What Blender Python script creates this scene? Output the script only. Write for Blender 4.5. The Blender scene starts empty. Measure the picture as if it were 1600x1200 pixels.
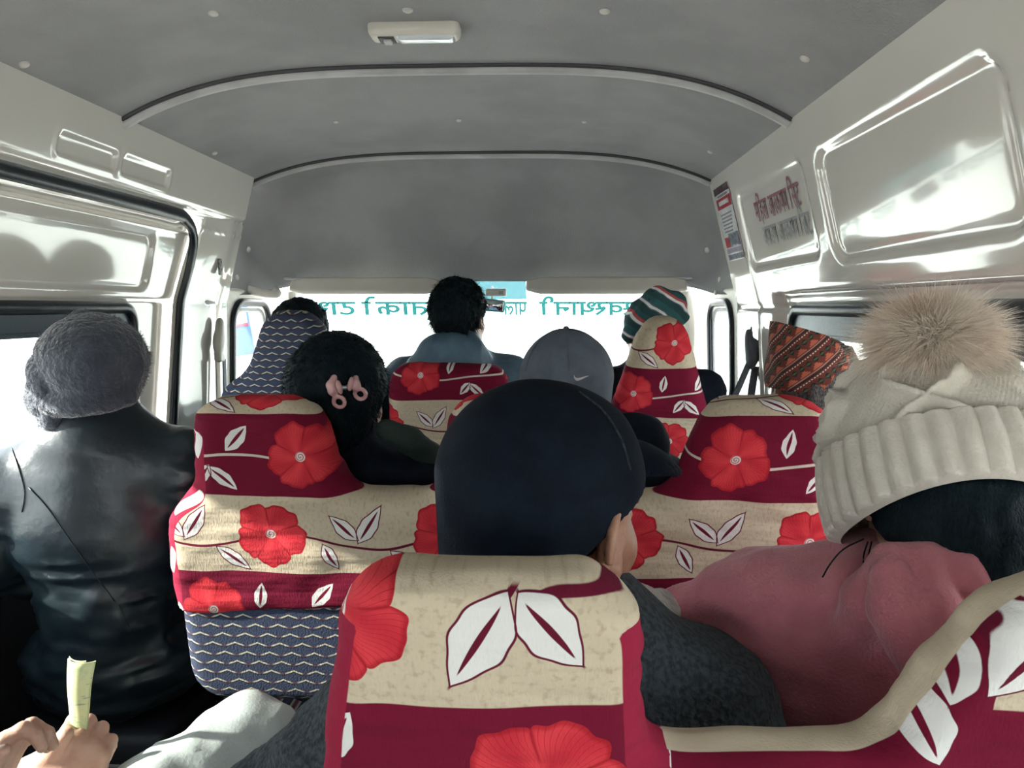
import bpy, bmesh, math, random
import numpy as np
from mathutils import Vector, Matrix, Euler
from mathutils.bvhtree import BVHTree

SC = bpy.context.scene
COL = SC.collection
random.seed(7)
RNG = np.random.RandomState(11)

# ------------------------------------------------------------------ camera
CAM_Z = 1.10
FPX = 1150.0
PITCH = math.atan(120 / FPX)
YAW = math.atan(50 * math.cos(PITCH) / FPX)
cam_data = bpy.data.cameras.new('camera')
cam_data.sensor_width = 36.0
cam_data.lens = FPX / 1600 * 36.0
cam_data.clip_start = 0.02
cam_data.clip_end = 300
cam = bpy.data.objects.new('camera', cam_data)
COL.objects.link(cam)
cam.location = (0, 0, CAM_Z)
cam.rotation_euler = Euler((math.pi / 2 - PITCH, 0, YAW), 'XYZ')
SC.camera = cam
CAM_R = np.array(cam.rotation_euler.to_matrix())


def ray(px, py):
    d = CAM_R @ np.array([(px - 800) / FPX, -(py - 600) / FPX, -1.0])
    return d / np.linalg.norm(d)


def at(px, py, Y):
    """point on the pixel's ray at distance Y along the van"""
    d = ray(px, py)
    return np.array([0, 0, CAM_Z]) + d * (Y / d[1])


# ------------------------------------------------------------------ sky, sun, exposure
world = bpy.data.worlds.new('world')
SC.world = world
world.use_nodes = True
wn = world.node_tree
bg = wn.nodes['Background']
bg.inputs['Color'].default_value = (0.90, 0.955, 1.0, 1)
bg.inputs['Strength'].default_value = 5.0

sun_data = bpy.data.lights.new('sun', 'SUN')
sun_data.energy = 16.0
sun_data.angle = math.radians(1.5)
sun_data.color = (1.0, 0.95, 0.86)
sun = bpy.data.objects.new('sun', sun_data)
COL.objects.link(sun)
sun_dir = Vector((0.92, 0.22, -0.40)).normalized()      # low sun from the left, through the sliding door
sun.rotation_euler = sun_dir.to_track_quat('-Z', 'Y').to_euler()

SC.view_settings.view_transform = 'Standard'
SC.view_settings.look = 'None'
SC.view_settings.exposure = 0.58
SC.view_settings.gamma = 1.0
SC.view_settings.use_curve_mapping = False

# ------------------------------------------------------------------ object helpers


def tag(o, label=None, cat=None, group=None, kind=None):
    if label:
        o['label'] = label
    if cat:
        o['category'] = cat
    if group:
        o['group'] = group
    if kind:
        o['kind'] = kind
    return o


def empty(name, loc, label=None, cat=None, group=None, kind=None):
    o = bpy.data.objects.new(name, None)
    o.empty_display_size = 0.05
    COL.objects.link(o)
    o.location = loc
    o['_o'] = 1
    del o['_o']
    return tag(o, label, cat, group, kind)


def world_of(o):
    m = o.matrix_basis.copy()
    if o.parent is not None:
        m = world_of(o.parent) @ o.matrix_parent_inverse @ m
    return m


def link(name, me, mat=None, parent=None):
    o = bpy.data.objects.new(name, me)
    COL.objects.link(o)
    if mat is not None and len(me.materials) == 0:
        me.materials.append(mat)
    if parent is not None:
        o.parent = parent
        o.matrix_parent_inverse = world_of(parent).inverted()
    return o


def mesh_np(name, V, F, smooth=True):
    """V (n,3), F (m,4) or (m,3) int arrays"""
    V = np.asarray(V, dtype=np.float32)
    F = np.asarray(F, dtype=np.int32)
    me = bpy.data.meshes.new(name)
    k = F.shape[1]
    me.vertices.add(len(V))
    me.vertices.foreach_set('co', V.ravel())
    me.loops.add(F.size)
    me.loops.foreach_set('vertex_index', F.ravel())
    me.polygons.add(len(F))
    me.polygons.foreach_set('loop_start', np.arange(0, F.size, k, dtype=np.int32))
    me.polygons.foreach_set('loop_total', np.full(len(F), k, dtype=np.int32))
    me.polygons.foreach_set('use_smooth', np.full(len(F), smooth, dtype=bool))
    me.update(calc_edges=True)
    me.validate()
    return me


def mesh_bm(name, bm, smooth=False):
    me = bpy.data.meshes.new(name)
    bmesh.ops.recalc_face_normals(bm, faces=bm.faces[:])
    bm.to_mesh(me)
    bm.free()
    if smooth:
        me.polygons.foreach_set('use_smooth', np.ones(len(me.polygons), dtype=bool))
    return me


def add_box(bm, c, s, rot=None):
    m = Matrix.Translation(c) @ (rot.to_4x4() if rot is not None else Matrix.Identity(4)) @ Matrix.Diagonal((*s, 1))
    bmesh.ops.create_cube(bm, size=1.0, matrix=m)


def box_mesh(name, c, s, bevel=0.0, seg=2, rot=None):
    bm = bmesh.new()
    add_box(bm, c, s, rot)
    if bevel > 0:
        bmesh.ops.bevel(bm, geom=bm.edges[:], offset=bevel, segments=seg, affect='EDGES', profile=0.5)
    return mesh_bm(name, bm, bevel > 0)


def grid_mesh(name, P, close_u=False, close_v=False, smooth=True, flip=False):
    """P (nu,nv,3)"""
    nu, nv = P.shape[:2]
    iu = np.arange(nu if close_u else nu - 1)
    iv = np.arange(nv if close_v else nv - 1)
    A, B = np.meshgrid(iu, iv, indexing='ij')
    A2, B2 = (A + 1) % nu, (B + 1) % nv
    F = np.stack([A * nv + B, A2 * nv + B, A2 * nv + B2, A * nv + B2], -1).reshape(-1, 4)
    if flip:
        F = F[:, ::-1]
    return mesh_np(name, P.reshape(-1, 3), F, smooth)


def tube(name, pts, r, n=8, ry=None, closed=False, up=(0, 0, 1), taper=None):
    """sweep an ellipse (r along the side, ry along 'up') along points"""
    P = np.asarray(pts, dtype=float)
    m = len(P)
    if closed:
        T = np.roll(P, -1, 0) - np.roll(P, 1, 0)
    else:
        T = np.gradient(P, axis=0)
    T /= np.linalg.norm(T, axis=1)[:, None] + 1e-12
    U0 = np.asarray(up, dtype=float)
    if U0.ndim == 1:
        U0 = np.tile(U0, (m, 1))
    S = np.cross(T, U0)
    S /= np.linalg.norm(S, axis=1)[:, None] + 1e-12
    U = np.cross(S, T)
    a = np.linspace(0, 2 * np.pi, n, endpoint=False)
    ry = r if ry is None else ry
    k = np.ones(m) if taper is None else np.asarray(taper)
    R = P[:, None] + k[:, None, None] * (r * np.cos(a)[None, :, None] * S[:, None] + ry * np.sin(a)[None, :, None] * U[:, None])
    if closed:
        return grid_mesh(name, R, close_u=True, close_v=True)
    me = grid_mesh(name, R, close_v=True)
    bm = bmesh.new()
    bm.from_mesh(me)
    bm.verts.ensure_lookup_table()
    bm.faces.new([bm.verts[i] for i in range(n)])
    bm.faces.new([bm.verts[(m - 1) * n + i] for i in range(n)][::-1])
    for f in bm.faces:
        f.smooth = len(f.verts) == 4
    bmesh.ops.recalc_face_normals(bm, faces=bm.faces[:])
    bm.to_mesh(me)
    bm.free()
    return me


def smooth_path(ctrl, n=40):
    """Catmull-Rom through control points"""
    C = np.asarray(ctrl, dtype=float)
    C = np.vstack([2 * C[0] - C[1], C, 2 * C[-1] - C[-2]])
    out = []
    segs = len(C) - 3
    per = max(2, n // segs)
    for i in range(segs):
        p0, p1, p2, p3 = C[i:i + 4]
        t = np.linspace(0, 1, per, endpoint=(i == segs - 1))[:, None]
        out.append(0.5 * ((2 * p1) + (-p0 + p2) * t + (2 * p0 - 5 * p1 + 4 * p2 - p3) * t ** 2 + (-p0 + 3 * p1 - 3 * p2 + p3) * t ** 3))
    return np.vstack(out)


def rotz(deg):
    a = math.radians(deg)
    return np.array([[math.cos(a), -math.sin(a), 0], [math.sin(a), math.cos(a), 0], [0, 0, 1.0]])


def rotx(deg):
    a = math.radians(deg)
    return np.array([[1.0, 0, 0], [0, math.cos(a), -math.sin(a)], [0, math.sin(a), math.cos(a)]])


def roty(deg):
    a = math.radians(deg)
    return np.array([[math.cos(a), 0, math.sin(a)], [0, 1.0, 0], [-math.sin(a), 0, math.cos(a)]])


def unit(v):
    v = np.asarray(v, dtype=float)
    return v / (np.linalg.norm(v) + 1e-12)


def sstep(a, b, x):
    t = np.clip((x - a) / (b - a), 0, 1)
    return t * t * (3 - 2 * t)


def vnoise(P, scale, seed=0):
    """smooth value noise in [-1,1] on points (n,3)"""
    Q = np.asarray(P, dtype=np.float64) / scale + 100.3 + seed * 17.1
    I = np.floor(Q).astype(np.int64)
    f = Q - I
    f = f * f * (3 - 2 * f)

    def h(ix, iy, iz):
        n = (ix * 73856093) ^ (iy * 19349663) ^ (iz * 83492791) ^ (seed * 2654435)
        n = (n ^ (n >> 13)) * 1274126177
        n = n ^ (n >> 16)
        return (n & 0xffff) / 32767.5 - 1.0
    r = 0
    for dx in (0, 1):
        for dy in (0, 1):
            for dz in (0, 1):
                w = (f[:, 0] if dx else 1 - f[:, 0]) * (f[:, 1] if dy else 1 - f[:, 1]) * (f[:, 2] if dz else 1 - f[:, 2])
                r = r + w * h(I[:, 0] + dx, I[:, 1] + dy, I[:, 2] + dz)
    return r


# ------------------------------------------------------------------ implicit surfaces -> continuous meshes
class Sdf:
    def __init__(self):
        self.ops = []

    def _bb(self, pts, pad):
        pts = np.atleast_2d(np.asarray(pts, dtype=float))
        return pts.min(0) - pad, pts.max(0) + pad

    def add(self, fn, lo, hi, k=0.02, mode='u'):
        self.ops.append((mode, fn, np.asarray(lo, float), np.asarray(hi, float), k))
        return self

    def cap(self, a, b, ra, rb=None, k=0.02, mode='u'):
        a = np.asarray(a, dtype=float)
        b = np.asarray(b, dtype=float)
        rb = ra if rb is None else rb
        ba = b - a
        l2 = max(float(ba @ ba), 1e-9)

        def fn(x, y, z):
            px, py, pz = x - a[0], y - a[1], z - a[2]
            t = np.clip((px * ba[0] + py * ba[1] + pz * ba[2]) / l2, 0, 1)
            return np.sqrt((px - ba[0] * t) ** 2 + (py - ba[1] * t) ** 2 + (pz - ba[2] * t) ** 2) - (ra + (rb - ra) * t)
        lo, hi = self._bb([a, b], max(ra, rb) + k + 0.03)
        return self.add(fn, lo, hi, k, mode)

    def chain(self, pts, rs, k=0.01, mode='u'):
        for i in range(len(pts) - 1):
            self.cap(pts[i], pts[i + 1], rs[i], rs[i + 1], k, mode)
        return self

    def ell(self, c, r, R=None, k=0.02, mode='u'):
        c = np.asarray(c, dtype=float)
        R = np.eye(3) if R is None else np.asarray(R)

        def fn(x, y, z):
            px, py, pz = x - c[0], y - c[1], z - c[2]
            q = [(R[0, i] * px + R[1, i] * py + R[2, i] * pz) for i in range(3)]
            k0 = np.sqrt(sum((q[i] / r[i]) ** 2 for i in range(3)))
            k1 = np.sqrt(sum((q[i] / r[i] ** 2) ** 2 for i in range(3))) + 1e-9
            return k0 * (k0 - 1) / k1
        m = max(r) + k + 0.03
        return self.add(fn, c - m, c + m, k, mode)

    def rbox(self, c, h, rad, R=None, k=0.02, mode='u'):
        c = np.asarray(c, dtype=float)
        R = np.eye(3) if R is None else np.asarray(R)
        h = np.asarray(h, dtype=float)

        def fn(x, y, z):
            px, py, pz = x - c[0], y - c[1], z - c[2]
            q = [np.abs(R[0, i] * px + R[1, i] * py + R[2, i] * pz) - (h[i] - rad) for i in range(3)]
            out = np.sqrt(np.maximum(q[0], 0) ** 2 + np.maximum(q[1], 0) ** 2 + np.maximum(q[2], 0) ** 2)
            return out + np.minimum(np.maximum(np.maximum(q[0], q[1]), q[2]), 0) - rad
        m = np.linalg.norm(h) + k + 0.03
        return self.add(fn, c - m, c + m, k, mode)

    def plane(self, p, n, k=0.004):
        """keep what lies on the negative side of the plane"""
        p = np.asarray(p, dtype=float)
        n = unit(n)

        def fn(x, y, z):
            return (x - p[0]) * n[0] + (y - p[1]) * n[1] + (z - p[2]) * n[2]
        return self.add(fn, (-99,) * 3, (99,) * 3, k, 'i')

    def bounds(self):
        lo = np.min([o[2] for o in self.ops if o[0] == 'u'], 0)
        hi = np.max([o[3] for o in self.ops if o[0] == 'u'], 0)
        return lo, hi

    def mesh(self, name, step=0.008, fine=(), fine_step=0.004, lo=None, hi=None, disp=None):
        l0, h0 = self.bounds()
        lo = l0 if lo is None else np.maximum(l0, lo)
        hi = h0 if hi is None else np.minimum(h0, hi)
        axes = []
        for i in range(3):
            ints = sorted([(max(a[i], lo[i]), min(b[i], hi[i])) for a, b in fine if b[i] > lo[i] and a[i] < hi[i]])
            out = [lo[i]]
            while out[-1] < hi[i]:
                p = out[-1]
                s = step
                for a, b in ints:
                    if a - step <= p <= b:
                        s = fine_step
                out.append(p + s)
            axes.append(np.array(out, dtype=np.float32))
        ax, ay, az = axes
        F = np.full((len(ax), len(ay), len(az)), 0.5, dtype=np.float32)
        for mode, fn, l, h, k in self.ops:
            sl = []
            for i, a in enumerate(axes):
                s0 = max(int(np.searchsorted(a, l[i])) - 1, 0)
                s1 = min(int(np.searchsorted(a, h[i])) + 1, len(a))
                sl.append(slice(s0, s1))
            if any(s.stop <= s.start for s in sl):
                continue
            v = fn(ax[sl[0]][:, None, None], ay[sl[1]][None, :, None], az[sl[2]][None, None, :]).astype(np.float32)
            cur = F[sl[0], sl[1], sl[2]]
            if mode == 'u':
                if k > 0:
                    hh = np.maximum(k - np.abs(cur - v), 0) / k
                    cur[...] = np.minimum(cur, v) - hh * hh * k * 0.25
                else:
                    cur[...] = np.minimum(cur, v)
            else:
                v = -v if mode == 's' else v
                if k > 0:
                    hh = np.maximum(k - np.abs(cur - v), 0) / k
                    cur[...] = np.maximum(cur, v) + hh * hh * k * 0.25
                else:
                    cur[...] = np.maximum(cur, v)
        F[0], F[-1] = 0.5, 0.5
        F[:, 0], F[:, -1] = 0.5, 0.5
        F[:, :, 0], F[:, :, -1] = 0.5, 0.5
        V, Q = surface_nets(F, ax, ay, az)
        if disp is not None:
            N = vnormals(V, Q)
            V = V + N * disp(V, N)[:, None]
        return mesh_np(name, V, Q), V, Q


def vnormals(V, Q):
    n = np.cross(V[Q[:, 2]] - V[Q[:, 0]], V[Q[:, 3]] - V[Q[:, 1]])
    N = np.zeros_like(V)
    for i in range(4):
        np.add.at(N, Q[:, i], n)
    return N / (np.linalg.norm(N, axis=1)[:, None] + 1e-12)


def surface_nets(F, ax, ay, az):
    S = F < 0
    c = [S[i:S.shape[0] - 1 + i, j:S.shape[1] - 1 + j, k:S.shape[2] - 1 + k] for i in (0, 1) for j in (0, 1) for k in (0, 1)]
    cnt = sum(a.astype(np.uint8) for a in c)
    act = (cnt > 0) & (cnt < 8)
    I, J, K = np.nonzero(act)
    corner = [(i, j, k) for i in (0, 1) for j in (0, 1) for k in (0, 1)]
    vals = [F[I + i, J + j, K + k] for i, j, k in corner]
    acc = np.zeros((len(I), 3), dtype=np.float64)
    num = np.zeros(len(I))
    for a in range(8):
        for b in range(a + 1, 8):
            d = [corner[b][q] - corner[a][q] for q in range(3)]
            if sum(abs(q) for q in d) != 1:
                continue
            va, vb = vals[a], vals[b]
            m = (va < 0) != (vb < 0)
            t = np.where(m, va / np.where(m, va - vb, 1), 0)
            for q in range(3):
                acc[:, q] += np.where(m, corner[a][q] + t * d[q], 0)
            num += m
    acc /= num[:, None]
    V = np.stack([ax[I] + (ax[I + 1] - ax[I]) * acc[:, 0], ay[J] + (ay[J + 1] - ay[J]) * acc[:, 1], az[K] + (az[K + 1] - az[K]) * acc[:, 2]], 1)
    idx = np.full(act.shape, -1, dtype=np.int64)
    idx[I, J, K] = np.arange(len(I))
    quads = []
    for axis in range(3):
        A = S.take(range(S.shape[axis] - 1), axis)
        B = S.take(range(1, S.shape[axis]), axis)
        i, j, k = np.nonzero(A != B)
        p = [i, j, k]
        o1, o2 = [(1, 2), (2, 0), (0, 1)][axis]
        ok = (p[o1] >= 1) & (p[o2] >= 1) & (p[o1] < act.shape[o1]) & (p[o2] < act.shape[o2])
        i, j, k = i[ok], j[ok], k[ok]
        p = [i, j, k]
        cells = []
        for d1, d2 in ((-1, -1), (0, -1), (0, 0), (-1, 0)):
            q = [a.copy() for a in p]
            q[o1] = q[o1] + d1
            q[o2] = q[o2] + d2
            cells.append(idx[q[0], q[1], q[2]])
        Q = np.stack(cells, 1)
        inside = A[i, j, k]
        Q = np.where(inside[:, None], Q, Q[:, ::-1])
        quads.append(Q)
    Q = np.vstack(quads)
    Q = Q[(Q >= 0).all(1)]
    return V, Q


def strands(name, P, D, L, w, bend=None, jitter=0.3, seg=3, rs=None):
    """thin tapering hair blades from points P along directions D"""
    rs = rs or np.random.RandomState(5)
    n = len(P)
    D = D + rs.normal(0, jitter, (n, 3))
    D /= np.linalg.norm(D, axis=1)[:, None]
    S = np.cross(D, rs.normal(0, 1, (n, 3)))
    S /= np.linalg.norm(S, axis=1)[:, None]
    L = L * rs.uniform(0.6, 1.15, n) if np.ndim(L) == 0 else L
    bend = rs.normal(0, 0.25, (n, 3)) if bend is None else bend + rs.normal(0, 0.2, (n, 3))
    V = []
    for i in range(seg + 1):
        t = i / seg
        c = P + D * (L * t)[:, None] + bend * (L * t * t)[:, None]
        ww = w * (1 - t) * 0.5 + w * 0.04
        V.append(np.stack([c - S * ww, c + S * ww], 1))
    V = np.stack(V, 1)            # n, seg+1, 2, 3
    base = np.arange(n)[:, None] * (seg + 1) * 2
    F = []
    for i in range(seg):
        F.append(np.stack([base[:, 0] + 2 * i, base[:, 0] + 2 * i + 1, base[:, 0] + 2 * i + 3, base[:, 0] + 2 * i + 2], 1))
    return mesh_np(name, V.reshape(-1, 3), np.vstack(F))
# ------------------------------------------------------------------ materials


class Sx:
    """arithmetic on shader sockets"""
    def __init__(self, nt, s):
        self.nt, self.s = nt, s

    def _m(self, op, *a):
        n = self.nt.nodes.new('ShaderNodeMath')
        n.operation = op
        for i, v in enumerate((self,) + a):
            if isinstance(v, Sx):
                self.nt.links.new(v.s, n.inputs[i])
            else:
                n.inputs[i].default_value = float(v)
        return Sx(self.nt, n.outputs[0])

    def const(self, v):
        n = self.nt.nodes.new('ShaderNodeValue')
        n.outputs[0].default_value = float(v)
        return Sx(self.nt, n.outputs[0])

    def __add__(self, o): return self._m('ADD', o)
    __radd__ = __add__
    def __sub__(self, o): return self._m('SUBTRACT', o)
    def __rsub__(self, o): return (self * -1.0) + o
    def __mul__(self, o): return self._m('MULTIPLY', o)
    __rmul__ = __mul__
    def __truediv__(self, o): return self._m('DIVIDE', o)
    def __neg__(self): return self * -1.0
    def abs(self): return self._m('ABSOLUTE')
    def sin(self): return self._m('SINE')
    def cos(self): return self._m('COSINE')
    def sqrt(self): return self._m('SQRT')
    def floor(self): return self._m('FLOOR')
    def pow(self, e): return self._m('POWER', e)
    def min(self, o): return self._m('MINIMUM', o)
    def max(self, o): return self._m('MAXIMUM', o)
    def atan2(self, o): return self._m('ARCTAN2', o)
    def fmod(self, p): return self._m('FLOORED_MODULO', p)
    def wrap(self, lo, hi): return self._m('WRAP', hi, lo)
    def ping(self, p): return self._m('PINGPONG', p)

    def step(self, a, b):
        """smooth 0..1 from a to b"""
        n = self.nt.nodes.new('ShaderNodeMapRange')
        n.interpolation_type = 'SMOOTHSTEP'
        self.nt.links.new(self.s, n.inputs['Value'])
        n.inputs['From Min'].default_value = min(a, b)
        n.inputs['From Max'].default_value = max(a, b)
        n.inputs['To Min'].default_value = 0.0 if a < b else 1.0
        n.inputs['To Max'].default_value = 1.0 if a < b else 0.0
        return Sx(self.nt, n.outputs['Result'])


def mixc(nt, f, a, b):
    n = nt.nodes.new('ShaderNodeMix')
    n.data_type = 'RGBA'
    if isinstance(f, Sx):
        nt.links.new(f.s, n.inputs[0])
    else:
        n.inputs[0].default_value = f
    for s, v in ((n.inputs[6], a), (n.inputs[7], b)):
        if isinstance(v, (tuple, list)):
            s.default_value = (*v[:3], 1)
        else:
            nt.links.new(v, s)
    return n.outputs[2]


def new_mat(name):
    m = bpy.data.materials.new(name)
    m.use_nodes = True
    return m, m.node_tree, m.node_tree.nodes['Principled BSDF']


def tex_noise(nt, scale, detail=2.0, vec=None, rough=0.5):
    n = nt.nodes.new('ShaderNodeTexNoise')
    n.inputs['Scale'].default_value = scale
    n.inputs['Detail'].default_value = detail
    n.inputs['Roughness'].default_value = rough
    if vec is not None:
        nt.links.new(vec, n.inputs['Vector'])
    return n


def obj_co(nt, scale=None):
    t = nt.nodes.new('ShaderNodeTexCoord')
    s = t.outputs['Object']
    if scale is not None:
        mp = nt.nodes.new('ShaderNodeMapping')
        mp.inputs['Scale'].default_value = scale
        nt.links.new(s, mp.inputs['Vector'])
        s = mp.outputs['Vector']
    return s


def bump(nt, b, height, strength=0.3, dist=0.005):
    n = nt.nodes.new('ShaderNodeBump')
    n.inputs['Strength'].default_value = strength
    n.inputs['Distance'].default_value = dist
    nt.links.new(height, n.inputs['Height'])
    nt.links.new(n.outputs['Normal'], b.inputs['Normal'])


def simple(name, c1, rough=0.6, c2=None, scale=20.0, detail=3.0, bscale=None, bstr=0.2, bdist=0.004, metal=0.0, stretch=None, coat=0.0, sheen=0.0, spec=None):
    """base colour with soft variation and a fine relief"""
    m, nt, b = new_mat(name)
    co = obj_co(nt, stretch)
    c2 = c2 or tuple(x * 0.82 for x in c1)
    n = tex_noise(nt, scale, detail, co)
    f = Sx(nt, n.outputs['Fac']).step(0.35, 0.65)
    nt.links.new(mixc(nt, f, c1, c2), b.inputs['Base Color'])
    b.inputs['Roughness'].default_value = rough
    b.inputs['Metallic'].default_value = metal
    if coat:
        b.inputs['Coat Weight'].default_value = coat
        b.inputs['Coat Roughness'].default_value = 0.05
    if sheen:
        b.inputs['Sheen Weight'].default_value = sheen
        b.inputs['Sheen Roughness'].default_value = 0.5
    if spec is not None:
        b.inputs['Specular IOR Level'].default_value = spec
    if bscale:
        n2 = tex_noise(nt, bscale, 3.0, co)
        bump(nt, b, n2.outputs['Fac'], bstr, bdist)
    return m


M = {}
M['headliner'] = simple('headliner_fabric', (0.33, 0.332, 0.335), 0.92, (0.275, 0.278, 0.283), 4.0, 5.0, 260, 0.5, 0.003)
M['paint'] = simple('white_gloss_paint', (0.74, 0.72, 0.66), 0.12, (0.71, 0.69, 0.63), 3.0, 2.0, 7, 0.02, 0.01, coat=1.0, spec=0.8)
M['cream_plastic'] = simple('cream_plastic', (0.66, 0.63, 0.56), 0.38, (0.60, 0.57, 0.50), 6.0, 2.0, 200, 0.08, 0.002)
M['trim_grey'] = simple('grey_trim_strip', (0.50, 0.50, 0.50), 0.4, None, 10, 2, 60, 0.1)
M['trim_dark'] = simple('dark_trim_edge', (0.05, 0.052, 0.058), 0.5, None, 10, 2, 60, 0.1)
M['rubber'] = simple('black_rubber', (0.012, 0.017, 0.024), 0.33, None, 15, 2, 90, 0.1)
M['dark_band'] = simple('dark_window_band', (0.03, 0.05, 0.07), 0.35, None, 9, 2, 80, 0.1)
M['dash'] = simple('dashboard_plastic', (0.08, 0.085, 0.09), 0.6, None, 12, 2, 200, 0.2)
M['floor'] = simple('vinyl_floor', (0.03, 0.032, 0.036), 0.6, None, 8, 3, 60, 0.2)
M['metal'] = simple('steel_tube', (0.35, 0.36, 0.38), 0.35, None, 12, 2, 60, 0.05, metal=0.9)
M['button'] = simple('pale_plastic_button', (0.62, 0.60, 0.56), 0.5, None, 30, 1, 90, 0.05)
M['lamp_lens'] = simple('frosted_lamp_lens', (0.70, 0.74, 0.76), 0.08, (0.62, 0.68, 0.70), 12, 2, 70, 0.1, coat=0.5)
M['skin'] = simple('brown_skin', (0.36, 0.185, 0.12), 0.48, (0.30, 0.145, 0.09), 40, 3, 260, 0.25, 0.002)
M['skin_pale'] = simple('pale_brown_skin', (0.50, 0.31, 0.23), 0.5, (0.44, 0.25, 0.18), 40, 3, 260, 0.25, 0.002)
M['eye'] = simple('eye_white', (0.75, 0.73, 0.70), 0.15, None, 10)
M['hair'] = simple('black_hair', (0.006, 0.014, 0.018), 0.5, (0.003, 0.007, 0.010), 60, 3, 90, 0.5, 0.004, stretch=(6, 6, 1), spec=0.08)
M['hair_grey'] = simple('salt_and_pepper_hair', (0.16, 0.16, 0.16), 0.55, (0.03, 0.03, 0.032), 160, 2, 200, 0.6, 0.004, stretch=(3, 3, 1))
M['leather'] = simple('black_leather', (0.010, 0.020, 0.026), 0.36, (0.006, 0.012, 0.017), 14, 4, 55, 0.25, 0.004)
M['black_cloth'] = simple('black_cloth', (0.006, 0.010, 0.018), 0.85, (0.004, 0.006, 0.012), 40, 3, 300, 0.4, 0.003, spec=0.15)
M['black_cap'] = simple('black_cap_cloth', (0.004, 0.008, 0.015), 0.9, (0.003, 0.005, 0.010), 30, 3, 380, 0.4, 0.002, spec=0.12)
M['navy_nylon'] = simple('blue_grey_nylon', (0.09, 0.155, 0.21), 0.55, (0.06, 0.11, 0.16), 12, 3, 70, 0.3, 0.006)
M['green_cloth'] = simple('dark_green_cloth', (0.018, 0.035, 0.028), 0.85, None, 40, 3, 300, 0.4)
M['trousers_dark'] = simple('dark_trousers', (0.006, 0.008, 0.013), 0.8, None, 30, 3, 200, 0.3)
M['trousers_pale'] = simple('pale_grey_trousers', (0.42, 0.47, 0.45), 0.85, (0.38, 0.43, 0.41), 9, 2, 240, 0.2, 0.002)
M['tweed'] = simple('dark_tweed_wool', (0.030, 0.042, 0.050), 0.95, (0.010, 0.014, 0.018), 170, 2, 150, 0.8, 0.006)
M['fleece'] = simple('beige_fleece', (0.46, 0.41, 0.37), 0.95, (0.36, 0.32, 0.29), 90, 3, 110, 0.9, 0.008, sheen=0.3)
M['pink'] = simple('dusty_pink_fleece', (0.50, 0.17, 0.20), 0.9, (0.44, 0.14, 0.17), 22, 3, 240, 0.5, 0.004, sheen=0.25)
M['grey_wool'] = simple('grey_fuzzy_wool', (0.050, 0.060, 0.082), 0.95, (0.034, 0.042, 0.060), 26, 4, 90, 0.9, 0.008, sheen=0.5)
M['grey_fuzz'] = simple('grey_wool_fuzz', (0.085, 0.095, 0.125), 0.9, None, 26, 2)
M['cap_grey'] = simple('grey_cap_cloth', (0.10, 0.125, 0.155), 0.85, (0.08, 0.10, 0.13), 30, 3, 420, 0.6, 0.003)
M['shoe'] = simple('dark_shoe', (0.015, 0.015, 0.018), 0.5, None, 30, 2, 100, 0.2)
M['white_print'] = simple('white_print', (0.80, 0.81, 0.83), 0.6, None, 30, 1)
M['knit_cream'] = simple('cream_knit_wool', (0.58, 0.54, 0.47), 0.95, (0.53, 0.49, 0.42), 40, 3, 260, 0.45, 0.003, sheen=0.15)
M['vinyl'] = simple('black_vinyl', (0.008, 0.010, 0.014), 0.6, None, 20, 2, 120, 0.2, spec=0.2)
M['fur'] = simple('beige_fur', (0.86, 0.76, 0.66), 0.7, (0.70, 0.56, 0.46), 18, 3)
M['clip'] = simple('pink_plastic_clip', (0.62, 0.36, 0.35), 0.22, (0.55, 0.30, 0.30), 20, 2, coat=0.5)
M['strap'] = simple('grey_belt_webbing', (0.10, 0.11, 0.13), 0.7, None, 60, 2, 300, 0.3)
M['beige_strap'] = simple('beige_curtain_cloth', (0.52, 0.47, 0.36), 0.8, None, 20, 2, 200, 0.3)
M['ground'] = simple('dusty_road', (0.62, 0.60, 0.56), 0.95, (0.52, 0.50, 0.46), 2, 5, 30, 0.3, 0.02)
M['sign_blue'] = simple('blue_painted_board', (0.05, 0.12, 0.30), 0.5, None, 4, 2)
M['sign_white'] = simple('white_painted_board', (0.75, 0.76, 0.78), 0.5, None, 4, 2)
M['sign_red'] = simple('red_painted_board', (0.42, 0.03, 0.06), 0.5, None, 4, 2)
M['mirror'] = simple('mirror_glass', (0.75, 0.80, 0.86), 0.03, None, 5, 1, metal=1.0)
M['teal_case'] = simple('teal_mirror_case', (0.10, 0.42, 0.40), 0.4, None, 20, 1)
M['maroon_ink'] = simple('maroon_lettering', (0.22, 0.05, 0.09), 0.5, None, 90, 2)
M['grey_ink'] = simple('grey_lettering', (0.22, 0.22, 0.24), 0.5, None, 90, 2)
M['poster_red'] = simple('poster_red_print', (0.45, 0.02, 0.04), 0.4, (0.36, 0.02, 0.04), 60, 2)
M['poster_maroon'] = simple('poster_maroon_print', (0.10, 0.02, 0.045), 0.4, (0.03, 0.03, 0.04), 60, 3)
M['poster_white'] = simple('poster_white_print', (0.72, 0.72, 0.74), 0.4, None, 60, 2)
M['poster_navy'] = simple('poster_photo_print', (0.05, 0.07, 0.11), 0.4, (0.22, 0.24, 0.28), 70, 4)
M['poster_lilac'] = simple('poster_lilac_print', (0.25, 0.23, 0.32), 0.4, (0.32, 0.30, 0.38), 90, 2)
M['zip'] = simple('zip_metal', (0.6, 0.6, 0.62), 0.3, None, 30, 1, metal=0.9)


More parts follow.
